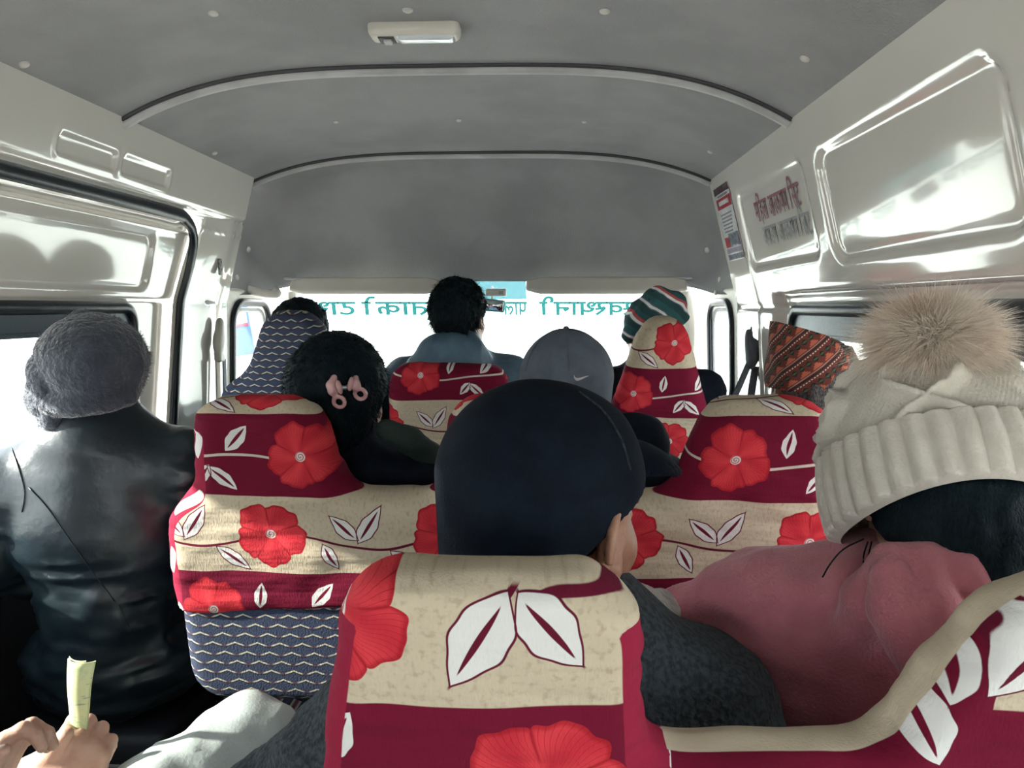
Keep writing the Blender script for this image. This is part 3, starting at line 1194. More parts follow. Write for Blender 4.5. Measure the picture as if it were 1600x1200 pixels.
door1 = structure(link('door_1', side_sheet('door_1', -1, lambda Y, z: np.maximum(rrect(Y, z, 0.45, 2.30, FLOOR, 1.375, 0.10), (Y - 2.285) - (z - 1.25) * 0.14),
                                           h_door, [lambda Y, z: rrect(Y, z, *DW, 0.06)], 0.45, 2.32, FLOOR, 1.375,
                                           fine=(1.35, 2.31, 1.06, 1.375), fs=0.007), M['paint']))
rear_l = structure(link('wall_left_rear', side_sheet('wall_left_rear', -1, lambda Y, z: rrect(Y, z, -1.0, 0.47, FLOOR - 0.03, 1.40, 0.02),
                                                    lambda Y, z: 0.012 + 0 * (Y + z), [lambda Y, z: rrect(Y, z, -0.85, 0.35, 0.60, 1.10, 0.05)], -1.0, 0.47, FLOOR - 0.03, 1.40), M['paint']))
dark_sheet = side_sheet('door_card', -1, lambda Y, z: rrect(Y, z, 0.52, 2.14, FLOOR + 0.02, 0.585, 0.04), lambda Y, z: 0.004 + 0 * (Y + z), [], 0.52, 2.14, FLOOR + 0.02, 0.585, thick=0.02)  # dark sheet added only to darken the lower part of the door
link('door_card', dark_sheet, M['trousers_dark'], door1)
side_window('window_3', -1, *DW, 0.034, band=0.065)
side_window('window_4', -1, -0.85, 0.35, 0.60, 1.10, 0.03)
# rubber door seal: along the cantrail, round the corner and down the pillar
seal = smooth_path([(-0.9, 1.372), (0.6, 1.372), (1.6, 1.372), (2.10, 1.372), (2.205, 1.362), (2.268, 1.325), (2.288, 1.25), (2.265, 1.05), (2.225, 0.75), (2.19, 0.45), (2.15, FLOOR + 0.02)], 120)
sp_ = np.array([wpt(-1, a, b, -0.004) for a, b in seal])
link('door_seal', tube('door_seal', sp_, 0.020, 10, 0.012, up=(1, 0, 0)), M['rubber'], door1)
sp2 = np.array([wpt(-1, a + 0.0, b, 0.004) for a, b in (seal + np.array([-0.012, -0.020]) * np.stack([sstep(1.33, 1.2, seal[:, 1]), sstep(2.25, 2.15, seal[:, 0])], 1) * 1.5)])
link('inner_lip', tube('inner_lip', sp2, 0.008, 8, 0.006, up=(1, 0, 0)), M['cream_plastic'], door1)


def h_pil(Y, z):
    h = -0.004 - 0.012 * np.exp(-((Y - 2.47 - (z - 1.1) * 0.1) / 0.07) ** 2)
    h = h + 0.005 * sstep(0.003, -0.004, rrect(Y, z, 2.42, 2.52, 1.12, 1.165, 0.012)) - 0.004 * np.exp(-((z - 1.345) / 0.004) ** 2)
    return h + 0 * z


pil = structure(link('trim_3', side_sheet('trim_3', -1, lambda Y, z: np.maximum(rrect(Y, z, 2.18, 2.625, FLOOR - 0.02, 1.40, 0.01), -((Y - 2.30) - (z - 1.25) * 0.14)), h_pil, [],
                                         2.18, 2.625, FLOOR - 0.02, 1.40, fine=(2.2, 2.63, 0.7, 1.4), fs=0.009), M['paint']))
tag(pil, 'white painted pillar behind the left front door')
g = at(333, 419, 2.47)
scuff = box_mesh('vent_grille', (XC - float(halfw(1.24)) + 0.022, 2.46, 1.235), (0.006, 0.024, 0.055), 0.003)
link('vent_grille', scuff, simple('worn_grille', (0.42, 0.41, 0.38), 0.6, (0.12, 0.12, 0.12), 120, 2), pil)

# ---------------- cab sides with door windows, windscreen
for n, sgn in ((2, -1), (3, 1)):
    wy = (2.665, 3.02, 0.74, 1.118)
    d = structure(link('door_%d' % n, side_sheet('cab_door', sgn, lambda Y, z: rrect(Y, z, 2.60, 3.16, FLOOR - 0.03, 1.17, 0.02), lambda Y, z: 0.0 + 0 * (Y + z),
                                                [lambda Y, z: rrect(Y, z, *wy, 0.085)], 2.60, 3.16, FLOOR - 0.03, 1.17, thick=0.03, fine=(2.6, 3.1, 0.7, 1.17), fs=0.010), M['cream_plastic']))
    w = structure(empty('window_%d' % (n + 3), wpt(sgn, 2.84, 0.74)))
    lp = np.array([wpt(sgn, a, b, -0.004) for a, b in loop_rr(*wy, 0.085)])
    link('frame', tube('frame', lp, 0.016, 8, 0.012, closed=True, up=(1, 0, 0)), M['rubber'], w)
    lp2 = np.array([wpt(sgn, a, b, 0.010) for a, b in loop_rr(2.70, 3.005, 0.745, 1.09, 0.07)])
    link('inner_seal', tube('inner_seal', lp2, 0.008, 6, 0.008, closed=True, up=(1, 0, 0)), M['trim_grey'], w)
    V = [wpt(sgn, wy[0], wy[2], .014), wpt(sgn, wy[1], wy[2], .014), wpt(sgn, wy[1], wy[3], .014), wpt(sgn, wy[0], wy[3], .014)]
    V += [p + np.array([sgn * 0.004, 0, 0]) for p in V]
    link('pane', mesh_np('pane', V, [(0, 1, 2, 3), (7, 6, 5, 4), (0, 4, 5, 1), (1, 5, 6, 2), (2, 6, 7, 3), (3, 7, 4, 0)], False), M['glass'], w)
    # A-pillar
    a, b, c = np.array([XC + sgn * 0.80, 3.005, 1.19]), np.array([XC + sgn * 0.86, 3.20, 0.92]), np.array([XC + sgn * 0.90, 3.46, 0.55])
    ap = structure(link('trim_%d' % (n + 2), tube('a_pillar', smooth_path([a, b, c], 16), 0.05, 10, 0.03, up=(1, 0, 0)), M['cream_plastic']))

ws = structure(empty('window_7', (XC, 3.45, 0.56)))


def ws_point(t, s):
    """t -1..1 across, s 0 top .. 1 bottom"""
    hw = 0.80 + 0.08 * s
    bow = 0.06 * (1 - t * t)
    return np.array([XC + hw * t, 3.015 + 0.44 * s + bow, 1.215 - 0.66 * s])


tg = np.linspace(-1, 1, 25)
sg = np.linspace(0, 1, 14)
P = np.array([[ws_point(t, s) for s in sg] for t in tg])
nrm = np.zeros_like(P)
nrm[..., 1], nrm[..., 2] = 0.83, 0.55
link('pane', shell_grid('pane', P, nrm, 0.005), M['windscreen'], ws)
sgb = np.linspace(0.0, 0.125, 4)
P = np.array([[ws_point(t, s) for s in sgb] for t in np.linspace(-0.26, 0.20, 16)])
P[..., 1] -= 0.004
link('sun_band', shell_grid('sun_band', P, nrm[:16, :4], 0.002), M['sunband'], ws)
fr = [ws_point(t, 1.0) for t in np.linspace(-1, 1, 20)]
link('lower_seal', tube('lower_seal', fr, 0.02, 8), M['rubber'], ws)

# front, rear and floor
fw = box_mesh('wall_front', (XC, 3.52, 0.22), (1.86, 0.04, 0.68), 0.005)
structure(link('wall_front', fw, M['dash']))
structure(link('floor', box_mesh('floor', (XC, 1.26, FLOOR - 0.02), (1.90, 4.56, 0.04), 0.004), M['floor']))
bm = bmesh.new()
for c, s in (((XC, -1.02, 0.25), (1.9, 0.04, 0.74)), ((XC, -1.02, 1.40), (1.9, 0.04, 0.46)), ((XC - 0.82, -1.02, 0.9), (0.26, 0.04, 0.7)), ((XC + 0.82, -1.02, 0.9), (0.26, 0.04, 0.7))):
    add_box(bm, c, s)
structure(link('wall_back', mesh_bm('wall_back', bm), M['paint']))
rw = structure(empty('window_8', (XC, -1.02, 0.62)))
link('pane', box_mesh('pane', (XC, -1.02, 0.9), (1.42, 0.005, 0.60)), M['glass'], rw)
link('frame', tube('frame', [(XC + a, -1.0, b) for a, b in loop_rr(-0.69, 0.69, 0.62, 1.17, 0.06)], 0.02, 8, closed=True, up=(0, 1, 0)), M['rubber'], rw)
gnd = structure(link('ground', mesh_np('ground', [(-80, -80, -0.55), (80, -80, -0.55), (80, 80, -0.55), (-80, 80, -0.55)], [(0, 1, 2, 3)], False), M['ground']))

# ------------------------------------------------------------------ lettering


def glyphs(seq, size, bold=0.0):
    """flat lettering mesh from unshaped glyphs; ('char', keep) keeps the left part of a glyph (half forms)"""
    bm = bmesh.new()
    x = 0.0
    for item in seq:
        ch, keep = item if isinstance(item, tuple) else (item, 1.0)
        if ch == ' ':
            x += 0.30 * size
            continue
        cu = bpy.data.curves.new('glyph', 'FONT')
        cu.body = ch
        cu.size = size
        cu.resolution_u = 3
        cu.offset = bold * size
        ob = bpy.data.objects.new('glyph', cu)
        COL.objects.link(ob)
        dg = bpy.context.evaluated_depsgraph_get()
        dg.update()
        me = bpy.data.meshes.new_from_object(ob.evaluated_get(dg))
        bpy.data.objects.remove(ob)
        bpy.data.curves.remove(cu)
        if len(me.vertices) == 0:
            bpy.data.meshes.remove(me)
            continue
        b2 = bmesh.new()
        b2.from_mesh(me)
        xs_ = [v.co.x for v in b2.verts]
        lo, hi = min(xs_), max(xs_)
        w = hi - lo
        if keep < 1.0:
            bmesh.ops.bisect_plane(b2, geom=b2.verts[:] + b2.edges[:] + b2.faces[:], plane_co=(lo + w * keep, 0, 0), plane_no=(1, 0, 0), clear_outer=True)
            w *= keep
        bmesh.ops.translate(b2, verts=b2.verts[:], vec=(x - lo, 0, 0))
        b2.to_mesh(me)
        b2.free()
        bm.from_mesh(me)
        bpy.data.meshes.remove(me)
        over = ch in '\u093f\u0940\u094b'
        x += w * (0.60 if ch == '\u093f' else (1.0 if ch != '\u0940' else 1.0)) - (0.03 * size)
    return bm, x


def lay(bm, f, name, mat, parent, both=True):
    for v in bm.verts:
        p = f(v.co.x, v.co.y)
        v.co = Vector(p)
    me = bpy.data.meshes.new(name)
    bm.to_mesh(me)
    bm.free()
    return link(name, me, mat, parent)


# banner words on the windscreen, read from outside, so mirrored in here
def ws_letters(seq, px0, px1, name):
    """the word starts (its first glyph) at the right pixel edge and ends at the left one"""
    bm, w = glyphs(seq, 0.10, 0.022)
    S = 0.222
    xr, xl = at(px1, 480, 3.08)[0], at(px0, 480, 3.08)[0]
    k = (xr - xl) / w

    def f(x, y):
        X = xr - x * k
        t = (X - XC) / 0.80
        s = S - (y / 0.10) * 0.128 + 0.0
        p = ws_point(t, s)
        p[1] -= 0.006
        return p
    lay(bm, f, name, M['teal_film'], ws)


ws_letters([('स', 0.58), 'व', ('स', 0.58), 'थ', 'ा', 'न', 'ी'], 842, 990, 'lettering')
ws_letters(['म', 'ा', 'त', 'ा', 'क', 'ो'], 566, 712, 'lettering')
ws_letters(['ट', 'ा', 'थ'], 486, 556, 'lettering')
ws_letters(['प', 'ा', 'ल'], 785, 822, 'lettering')


def wall_letters(seq, yA, yB, z0, h, mat):
    bm, w = glyphs(seq, 0.10, 0.014)
    k = (yB - yA) / w

    def f(x, y):
        Y, z = yA + x * k, z0 + y / 0.10 * h
        return wpt(1, Y, z, float(h_right(np.array(Y), np.array(z))) - 0.002)
    lay(bm, f, 'lettering', mat, R1)


wall_letters(['म', 'ि', 'ह', 'ल', 'ा', ' ', 'आ', 'र', 'क', ('ष', 0.9), 'ण', ' ', 'ि', 'स', 'ट'], 2.20, 1.83, 1.345, 0.085, M['maroon_ink'])
wall_letters(['अ', 'प', 'ा', 'ङ', 'ग', ' ', 'आ', 'र', 'क', ('ष', 0.9), 'ण', ' ', 'ि', 'स', 'ट'], 2.175, 1.80, 1.275, 0.080, M['grey_ink'])

# poster stuck on the right wall by the roof corner
post = empty('poster', wpt(1, 2.45, 1.25), 'small red and white notice stuck on the right wall beside the roof corner', 'poster')


def pquad(name, a0, a1, b0, b1, mat, lift, parent, wav=0.0):
    """a 0..1 left to right, b 0..1 top to bottom on the poster face"""
    y0, y1, zt, zb = 2.575, 2.385, 1.495, 1.255
    na, nb = 4, 8
    P = np.zeros((na, nb, 3))
    for i, a in enumerate(np.linspace(a0, a1, na)):
        for j, b in enumerate(np.linspace(b0, b1, nb)):
            P[i, j] = wpt(1, y0 + (y1 - y0) * a, zt + (zb - zt) * b, -0.003 - lift)
    o = np.zeros_like(P)
    o[..., 0] = 1
    return link(name, shell_grid(name, P, o, 0.001), mat, parent)


sheet = pquad('sheet', 0, 1, 0, 1, M['poster_white'], 0, post)
pquad('header', 0.02, 0.98, 0.01, 0.10, M['poster_maroon'], .001, post)
pquad('title_bar', 0.06, 0.98, 0.16, 0.30, M['poster_red'], .001, post)
pquad('photo_strip', 0.05, 0.98, 0.68, 0.82, M['poster_red'], .001, post)
pquad('photo', 0.35, 0.98, 0.64, 0.82, M['poster_navy'], .0018, post)
pquad('caption', 0.04, 0.98, 0.83, 0.90, M['poster_lilac'], .001, post)
pquad('photo', 0.04, 0.98, 0.915, 0.99, M['poster_navy'], .001, post)
for i in range(6):
    pquad('text_line', 0.16 + 0.02 * (i % 2), 0.86 - 0.03 * i, 0.37 + i * 0.046, 0.388 + i * 0.046, M['grey_ink'], .001, post)
pquad('text_line', 0.2, 0.84, 0.20, 0.255, M['poster_white'], .002, post)
pquad('text_line', 0.2, 0.84, 0.115, 0.145, M['grey_ink'], .001, post)

# ------------------------------------------------------------------ fittings
# roof lamp
c, nr = hit(ceil_bvh, 648, 42)
lamp = empty('dome_lamp', c, 'white oblong roof lamp with frosted lens and small dark switch', 'lamp')


def lamp_body(hx, hy, hz, x0, z0, rad):
    s = Sdf()
    s.rbox((c.x + x0, c.y, c.z + z0), (hx, hy, hz), rad, None, 0)
    return s


s = lamp_body(0.092, 0.029, 0.018, 0, -0.006, 0.014)
link('housing', s.mesh('housing', 0.004)[0], M['cream_plastic'], lamp)
link('lens', lamp_body(0.060, 0.021, 0.013, 0.022, -0.016, 0.010).mesh('lens', 0.0035)[0], M['lamp_lens'], lamp)
link('switch_plate', box_mesh('switch_plate', (c.x - 0.056, c.y, c.z - 0.0245), (0.032, 0.034, 0.004), 0.001), M['trim_dark'], lamp)
link('switch', box_mesh('switch', (c.x - 0.054, c.y, c.z - 0.028), (0.016, 0.020, 0.008), 0.002), M['trim_grey'], lamp)


# sun visors
def visor(px0, px1, pyt, pyb, label):
    a, b = at(px0, pyt, 2.95), at(px1, pyb, 2.95)
    cx, w = (a[0] + b[0]) / 2, abs(b[0] - a[0]) / 2
    v = empty('sun_visor', (cx, 2.96, 1.2), label, 'sun visor', 'sun visors above the windscreen')
    s = Sdf()
    R = rotx(-24)
    s.rbox((cx, 2.935, 1.185), (w, 0.012, 0.036), 0.011, R, 0)
    me, V, Q = s.mesh('panel', 0.006)
    k = sstep(w * 0.80, w, np.abs(V[:, 0] - cx))
    V[:, 2] -= (V[:, 2] - 1.185) * 0.35 * k
    link('panel', mesh_np('panel', V, Q), M['cream_plastic'], v)
    e = np.sign(cx - XC)
    link('rod', tube('rod', [(cx + e * (w + 0.03), 2.955, 1.216), (cx + e * (w - 0.02), 2.945, 1.213), (cx - e * w * 0.6, 2.945, 1.213)], 0.006, 8), M['trim_grey'], v)
    return v


visor(455, 690, 440, 462, 'left sun visor above the windscreen by the patterned seat')
visor(822, 1072, 442, 462, 'right sun visor above the windscreen in front of the driver')
mc = empty('map_lamp', at(775, 458, 2.99), 'small pale map lamp with a dark switch between the visors', 'lamp')
p = at(775, 457, 2.985)
link('housing', box_mesh('housing', p, (0.085, 0.03, 0.030), 0.008, 3), M['cream_plastic'], mc)
link('switch', box_mesh('switch', p + np.array([0.022, -0.016, -0.002]), (0.020, 0.006, 0.014), 0.002), M['trim_grey'], mc)
# interior mirror
im = empty('interior_mirror', at(768, 482, 2.98), 'teal-edged inside mirror hanging in front of the windscreen', 'mirror')
p = at(768, 477, 2.97)
link('housing', box_mesh('housing', p, (0.11, 0.02, 0.05), 0.009, 3, Matrix.Rotation(0.1, 3, 'Y')), M['teal_case'], im)
link('mirror_face', box_mesh('mirror_face', p + np.array([0, -0.011, 0]), (0.095, 0.003, 0.038), 0.001, 1, Matrix.Rotation(0.1, 3, 'Y')), M['mirror'], im)
link('arm', tube('arm', [p + np.array([0, 0.01, 0.0]), p + np.array([0, 0.045, 0.045]), p + np.array([0, 0.065, 0.075])], 0.006, 8), M['trim_grey'], im)
# grab handle over the left cab door
gh = empty('grab_handle', at(410, 456, 2.80), 'pale grab handle above the left cab door window', 'handle')
a, b = at(387, 454, 2.80), at(434, 459, 2.84)
a[0] += 0.015; b[0] += 0.0
link('grip', tube('grip', smooth_path([a + np.array([-0.035, 0, 0.015]), a, (a + b) / 2 + np.array([0.004, 0, -0.006]), b, b + np.array([-0.02, 0.03, 0.015])], 24), 0.013, 10, 0.016), M['cream_plastic'], gh)

# dashboard, steering wheel, door mirror
ds = empty('dashboard', (XC, 3.3, FLOOR), 'dark grey dashboard under the windscreen', 'dashboard')
s = Sdf()
s.rbox((XC, 3.32, 0.36), (0.86, 0.16, 0.20), 0.05, None, 0.03)
s.rbox((XC + 0.56, 3.24, 0.52), (0.22, 0.12, 0.07), 0.04, None, 0.05)
s.rbox((XC, 3.30, 0.05), (0.20, 0.15, 0.15), 0.04, None, 0.05)
link('fascia', s.mesh('fascia', 0.016)[0], M['dash'], ds)
link('glove_box', box_mesh('glove_box', (XC - 0.5, 3.165, 0.34), (0.40, 0.014, 0.16), 0.006), M['trim_dark'], ds)
for k in (-0.12, 0.12):
    link('air_vent', box_mesh('air_vent', (XC + k, 3.165, 0.44), (0.14, 0.014, 0.07), 0.006), M['trim_dark'], ds)
sw = empty('steering_wheel', (XC + 0.56, 2.98, 0.62), 'black steering wheel in front of the driver', 'steering wheel')
Rw = rotx(-28)
ctr = np.array([XC + 0.57, 2.97, 0.63])
rim = [ctr + Rw @ np.array([0.19 * math.cos(t), 0, 0.19 * math.sin(t)]) for t in np.linspace(0, 2 * math.pi, 36, endpoint=False)]
link('rim', tube('rim', rim, 0.015, 8, closed=True, up=Rw @ np.array([0, 1, 0])), M['rubber'], sw)
for t in (0.3, math.pi - 0.3, -math.pi / 2):
    link('spoke', tube('spoke', [ctr + np.array([0, 0.01, 0]), ctr + Rw @ np.array([0.19 * math.cos(t), 0, 0.19 * math.sin(t)])], 0.014, 8, 0.008), M['rubber'], sw)
link('column', tube('column', [ctr, ctr + np.array([0, 0.28, -0.16])], 0.03, 10), M['dash'], sw)
link('hub', box_mesh('hub', ctr, (0.12, 0.03, 0.09), 0.012, 3, Matrix.Rotation(math.radians(-28), 3, 'X')), M['rubber'], sw)

dm = empty('door_mirror', at(1150, 600, 3.05), 'blue-tinted outside mirror beyond the right cab window', 'mirror')
p = at(1152, 606, 3.12)
p[0] += 0.06
link('housing', box_mesh('housing', p + np.array([0, 0.03, 0]), (0.15, 0.06, 0.20), 0.025, 3), M['navy_nylon'], dm)
link('mirror_face', box_mesh('mirror_face', p + np.array([0, -0.002, 0]), (0.125, 0.004, 0.17), 0.012, 2), M['sign_blue'], dm)  # flat blue colour stands in for what the mirror reflects
link('arm', tube('arm', [p + np.array([-0.14, 0.05, -0.08]), p + np.array([-0.05, 0.04, -0.06])], 0.014, 8), M['rubber'], dm)

# seat belts hanging on both pillars
sb = empty('seat_belt', at(318, 560, 2.45), 'beige seat belt anchor and strap on the left pillar', 'seat belt')
a = wpt(-1, 2.47, 0.985, -0.04)
s = Sdf()
s.ell(a + np.array([0.0, 0, 0.0]), (0.018, 0.030, 0.052), rotx(-14), 0.01)
s.ell(a + np.array([0.0, 0.012, 0.05]), (0.014, 0.022, 0.03), None, 0.01)
s.rbox(a + np.array([0.0, 0, -0.055]), (0.012, 0.022, 0.016), 0.005, None, 0.008)
link('anchor', s.mesh('anchor', 0.005)[0], M['cream_plastic'], sb)
for k, mt, w in ((-0.018, M['beige_strap'], 0.020), (0.034, M['strap'], 0.016)):
    pts = smooth_path([a + np.array([0, k, -0.065]), a + np.array([-0.005, k + 0.004, -0.25]), a + np.array([-0.008, k + 0.002, -0.55]), a + np.array([-0.006, k, -0.9])], 24)
    link('strap', tube('strap', pts, w, 6, 0.002, up=(1, 0, 0)), mt, sb)
sb = empty('seat_belt', at(1175, 560, 2.45), 'dark grey seat belt hanging on the right pillar by the patterned topi', 'seat belt')
a = at(1176, 553, 2.36)
s = Sdf()
s.ell(a, (0.020, 0.03, 0.050), roty(6), 0.01)
s.ell(a + np.array([-0.012, 0.0, 0.03]), (0.013, 0.02, 0.05), roty(-6), 0.01)
s.cap(a + np.array([-0.006, 0, 0.06]), a + np.array([-0.007, 0, 0.085]), 0.005, 0.004, 0.006)
link('anchor', s.mesh('anchor', 0.005)[0], M['strap'], sb)
b = at(1140, 640, 2.36)
link('strap', tube('strap', smooth_path([a + np.array([-0.01, 0, -0.03]), (a + b) / 2, b, b + np.array([-0.06, 0, -0.2])], 20), 0.010, 6, 0.002, up=(0, 1, 0)), M['strap'], sb)
link('strap', tube('strap', smooth_path([a + np.array([0.01, 0, -0.04]), at(1172, 640, 2.36), at(1172, 760, 2.36), at(1172, 900, 2.36)], 20), 0.012, 6, 0.002, up=(0, 1, 0)), M['strap'], sb)

# roadside board seen through the left cab window
bd = empty('roadside_board', (at(372, 540, 5.2)[0], 5.2, -0.55), 'blue and white roadside board with a red stripe outside the left cab window', 'signboard')
pA, pB = at(352, 478, 5.2), at(394, 556, 5.2)
w = pB[0] - pA[0]
cx = (pA[0] + pB[0]) / 2
Rb = Matrix.Rotation(math.radians(-8), 3, 'Y')
link('panel', box_mesh('panel', (cx, 5.2, (pA[2] + pB[2]) / 2), (w, 0.03, pA[2] - pB[2]), 0.004, 1, Rb), M['sign_blue'], bd)
link('upper_panel', box_mesh('upper_panel', (cx - 0.005, 5.18, pA[2] - 0.085), (w * 0.8, 0.02, 0.09), 0.004, 1, Rb), M['sign_white'], bd)
link('stripe', box_mesh('stripe', (cx, 5.18, pA[2] - 0.14), (w * 0.9, 0.02, 0.02), 0.003, 1, Rb), M['sign_red'], bd)
link('post', tube('post', [(cx, 5.21, -0.55), (cx, 5.21, pB[2] + 0.05)], 0.03, 8), M['metal'], bd)
# ------------------------------------------------------------------ seats


def trap2(x, z, c, hw, ztop, r):
    """hw(z): half width; rounded at the top"""
    qx = np.abs(x - c) - hw(z) + r
    qz = z - (ztop - r)
    return np.sqrt(np.maximum(qx, 0) ** 2 + np.maximum(qz, 0) ** 2) + np.minimum(np.maximum(qx, qz), 0) - r


def smin(a, b, k):
    h = np.maximum(k - np.abs(a - b), 0) / k
    return np.minimum(a, b) - h * h * k * 0.25


def pad_mesh(name, out2, x0, x1, z0, z1, thick, rad, grow=0.0, cut=None, step=0.007, wob=0.004, seed=1):
    s = Sdf()

    def fn(x, y, z):
        d = out2(x, z) - grow
        w1 = d + rad
        w2 = np.abs(y - thick / 2) - thick / 2 - grow + rad
        v = np.minimum(np.maximum(w1, w2), 0) + np.sqrt(np.maximum(w1, 0) ** 2 + np.maximum(w2, 0) ** 2) - rad
        if cut is not None:
            v = np.maximum(v, cut + 0.008 * np.sin(x * 9.0 + seed) - z)
        return v + 0 * (x + y + z)
    s.add(fn, (x0, -0.03, z0), (x1, thick + 0.03, z1), 0)

    def disp(V, N):
        P = V * np.array([0.6, 1, 1.6])
        return wob * vnoise(P, 0.055, seed) + wob * 0.6 * vnoise(P, 0.024, seed + 3)
    return s.mesh(name, step, disp=disp)


def set_attr(me, name, arr, kind='FLOAT'):
    a = me.attributes.new(name, 'FLOAT_VECTOR' if kind == 'V' else 'FLOAT', 'POINT')
    a.data.foreach_set('vector' if kind == 'V' else 'value', np.ascontiguousarray(arr, dtype=np.float32).ravel())


def place(o, Y0, zp, deg):
    """recline about the line local y=0, z=zp which stays at world Y0"""
    a = math.radians(deg)
    o.matrix_basis = Matrix.Translation((0, Y0, zp)) @ Matrix.Rotation(a, 4, 'X') @ Matrix.Translation((0, 0, -zp))
    return o


CUSH = 0.26


def bench(label, lobes, xl, xr, Y0, uv, recline=9.0, ztop=0.935, step=0.007, low=0.34, body=0.765, k=0.045, cover='cover', zones=None, thick=0.085, rad=0.042):
    """lobes: (centre, half width left, left spread, half width right, right spread)"""
    root = empty('bench_seat', ((xl + xr) / 2, Y0 + 0.1, FLOOR), label, 'bench seat', 'flower covered bench seats')

    def lobe(x, z, c, hl, sl, hr, sr):
        t = np.clip((ztop - z) / 0.17, 0, 1.15)
        qx = np.where(x < c, c - x - (hl + sl * t), x - c - (hr + sr * t)) + 0.045
        qz = z - (ztop - 0.045)
        d = np.sqrt(np.maximum(qx, 0) ** 2 + np.maximum(qz, 0) ** 2) + np.minimum(np.maximum(qx, qz), 0) - 0.045
        return np.maximum(d, 0.5 - z)

    def out2(x, z):
        d = rrect(x, z, xl, xr, low, body, 0.075)
        for L_ in lobes:
            d = smin(d, lobe(x, z, *L_), k)
        return d
    me, V, Q = pad_mesh('backrest', out2, xl - 0.05, xr + 0.05, low - 0.03, ztop + 0.04, thick, rad - 0.002, 0.0, None, 0.011, 0.0)
    place(link('backrest', me, M['wave'], root), Y0, 0.85, recline)
    me, V, Q = pad_mesh('seat_cover', out2, xl - 0.06, xr + 0.06, 0.5, ztop + 0.05, thick, rad, 0.007, 0.553, step, 0.0045, 4)
    x, y, z = V.T
    top = sstep(ztop - 0.035, ztop, z)
    d2 = out2(x, z)
    if zones is None:
        pc = uv(x, z + top * np.clip(y, 0, 0.1) * 0.9)
        outer = np.minimum(np.abs(x - xl), np.abs(x - xr))
        gus = d2 + 0.020 - 0.2 * sstep(ztop - 0.05, ztop - 0.01, z) - 0.2 * sstep(0.10, 0.13, outer)
        rim = np.full(len(x), -1.0)
    else:
        pc, gus, rim = zones(x, y, z, d2)
    set_attr(me, 'pc', np.stack(pc, 1), 'V')
    set_attr(me, 'gus', gus)
    set_attr(me, 'rim', rim)
    place(link('seat_cover', me, M[cover], root), Y0, 0.85, recline)
    yb = Y0 + 0.58 * math.tan(math.radians(recline))
    s = Sdf()
    s.rbox(((xl + xr) / 2, yb + 0.30, CUSH - 0.065), ((xr - xl) / 2, 0.23, 0.065), 0.045, None, 0)
    link('cushion', s.mesh('cushion', 0.014)[0], M['wave'], root)
    for lx in (xl + 0.12, xr - 0.12):
        for ly in (yb + 0.14, yb + 0.44):
            link('leg', tube('leg', [(lx, ly, CUSH - 0.10), (lx, ly, FLOOR)], 0.018, 8), M['metal'], root)
    return root


def uv_b2(x, z):
    return x + 0.477 - 0.006, x + 0.41 - 0.006 - 0.108 * sstep(-0.12, 0.10, x), z - 0.628 - 0.007


def zones_b1(x, y, z, d2):
    """slanting maroon flank of the right headrest, tan welt along the dip, narrow maroon sides on the left one"""
    flank = np.where((x > 0.10) & (x < 0.5), 0.335 - x - 0.10 * np.clip(z - 0.86, 0, 1), -1.0)
    gus = d2 + 0.010 - 0.2 * sstep(0.86, 0.885, z) - 0.5 * sstep(0.10, 0.13, x)
    rim = np.where(x > 0.085, np.minimum(d2 + 0.006, y - 0.020), -1.0) - 0.5 * sstep(0.100, 0.085, x)
    return (x - 0.004, z + 0.007, flank), gus, rim


bench('middle bench seat with red flowers on cream and maroon bands over navy cloth', ((-0.488, 0.106, 0.012, 0.090, 0.050), (-0.060, 0.090, 0.022, 0.095, 0.030), (0.366, 0.088, 0.050, 0.108, 0.010)),
      -0.672, 0.552, 1.22, uv_b2)
bench('nearest bench seat with two big white leaves on its cream headrest', ((-0.042, 0.104, 0.026, 0.108, 0.010), (0.440, 0.088, 0.090, 0.108, 0.010)), -0.176, 0.60, 0.53, None, step=0.005,
      body=0.733, k=0.03, cover='cover_large', zones=zones_b1, ztop=0.893, thick=0.058, rad=0.029)


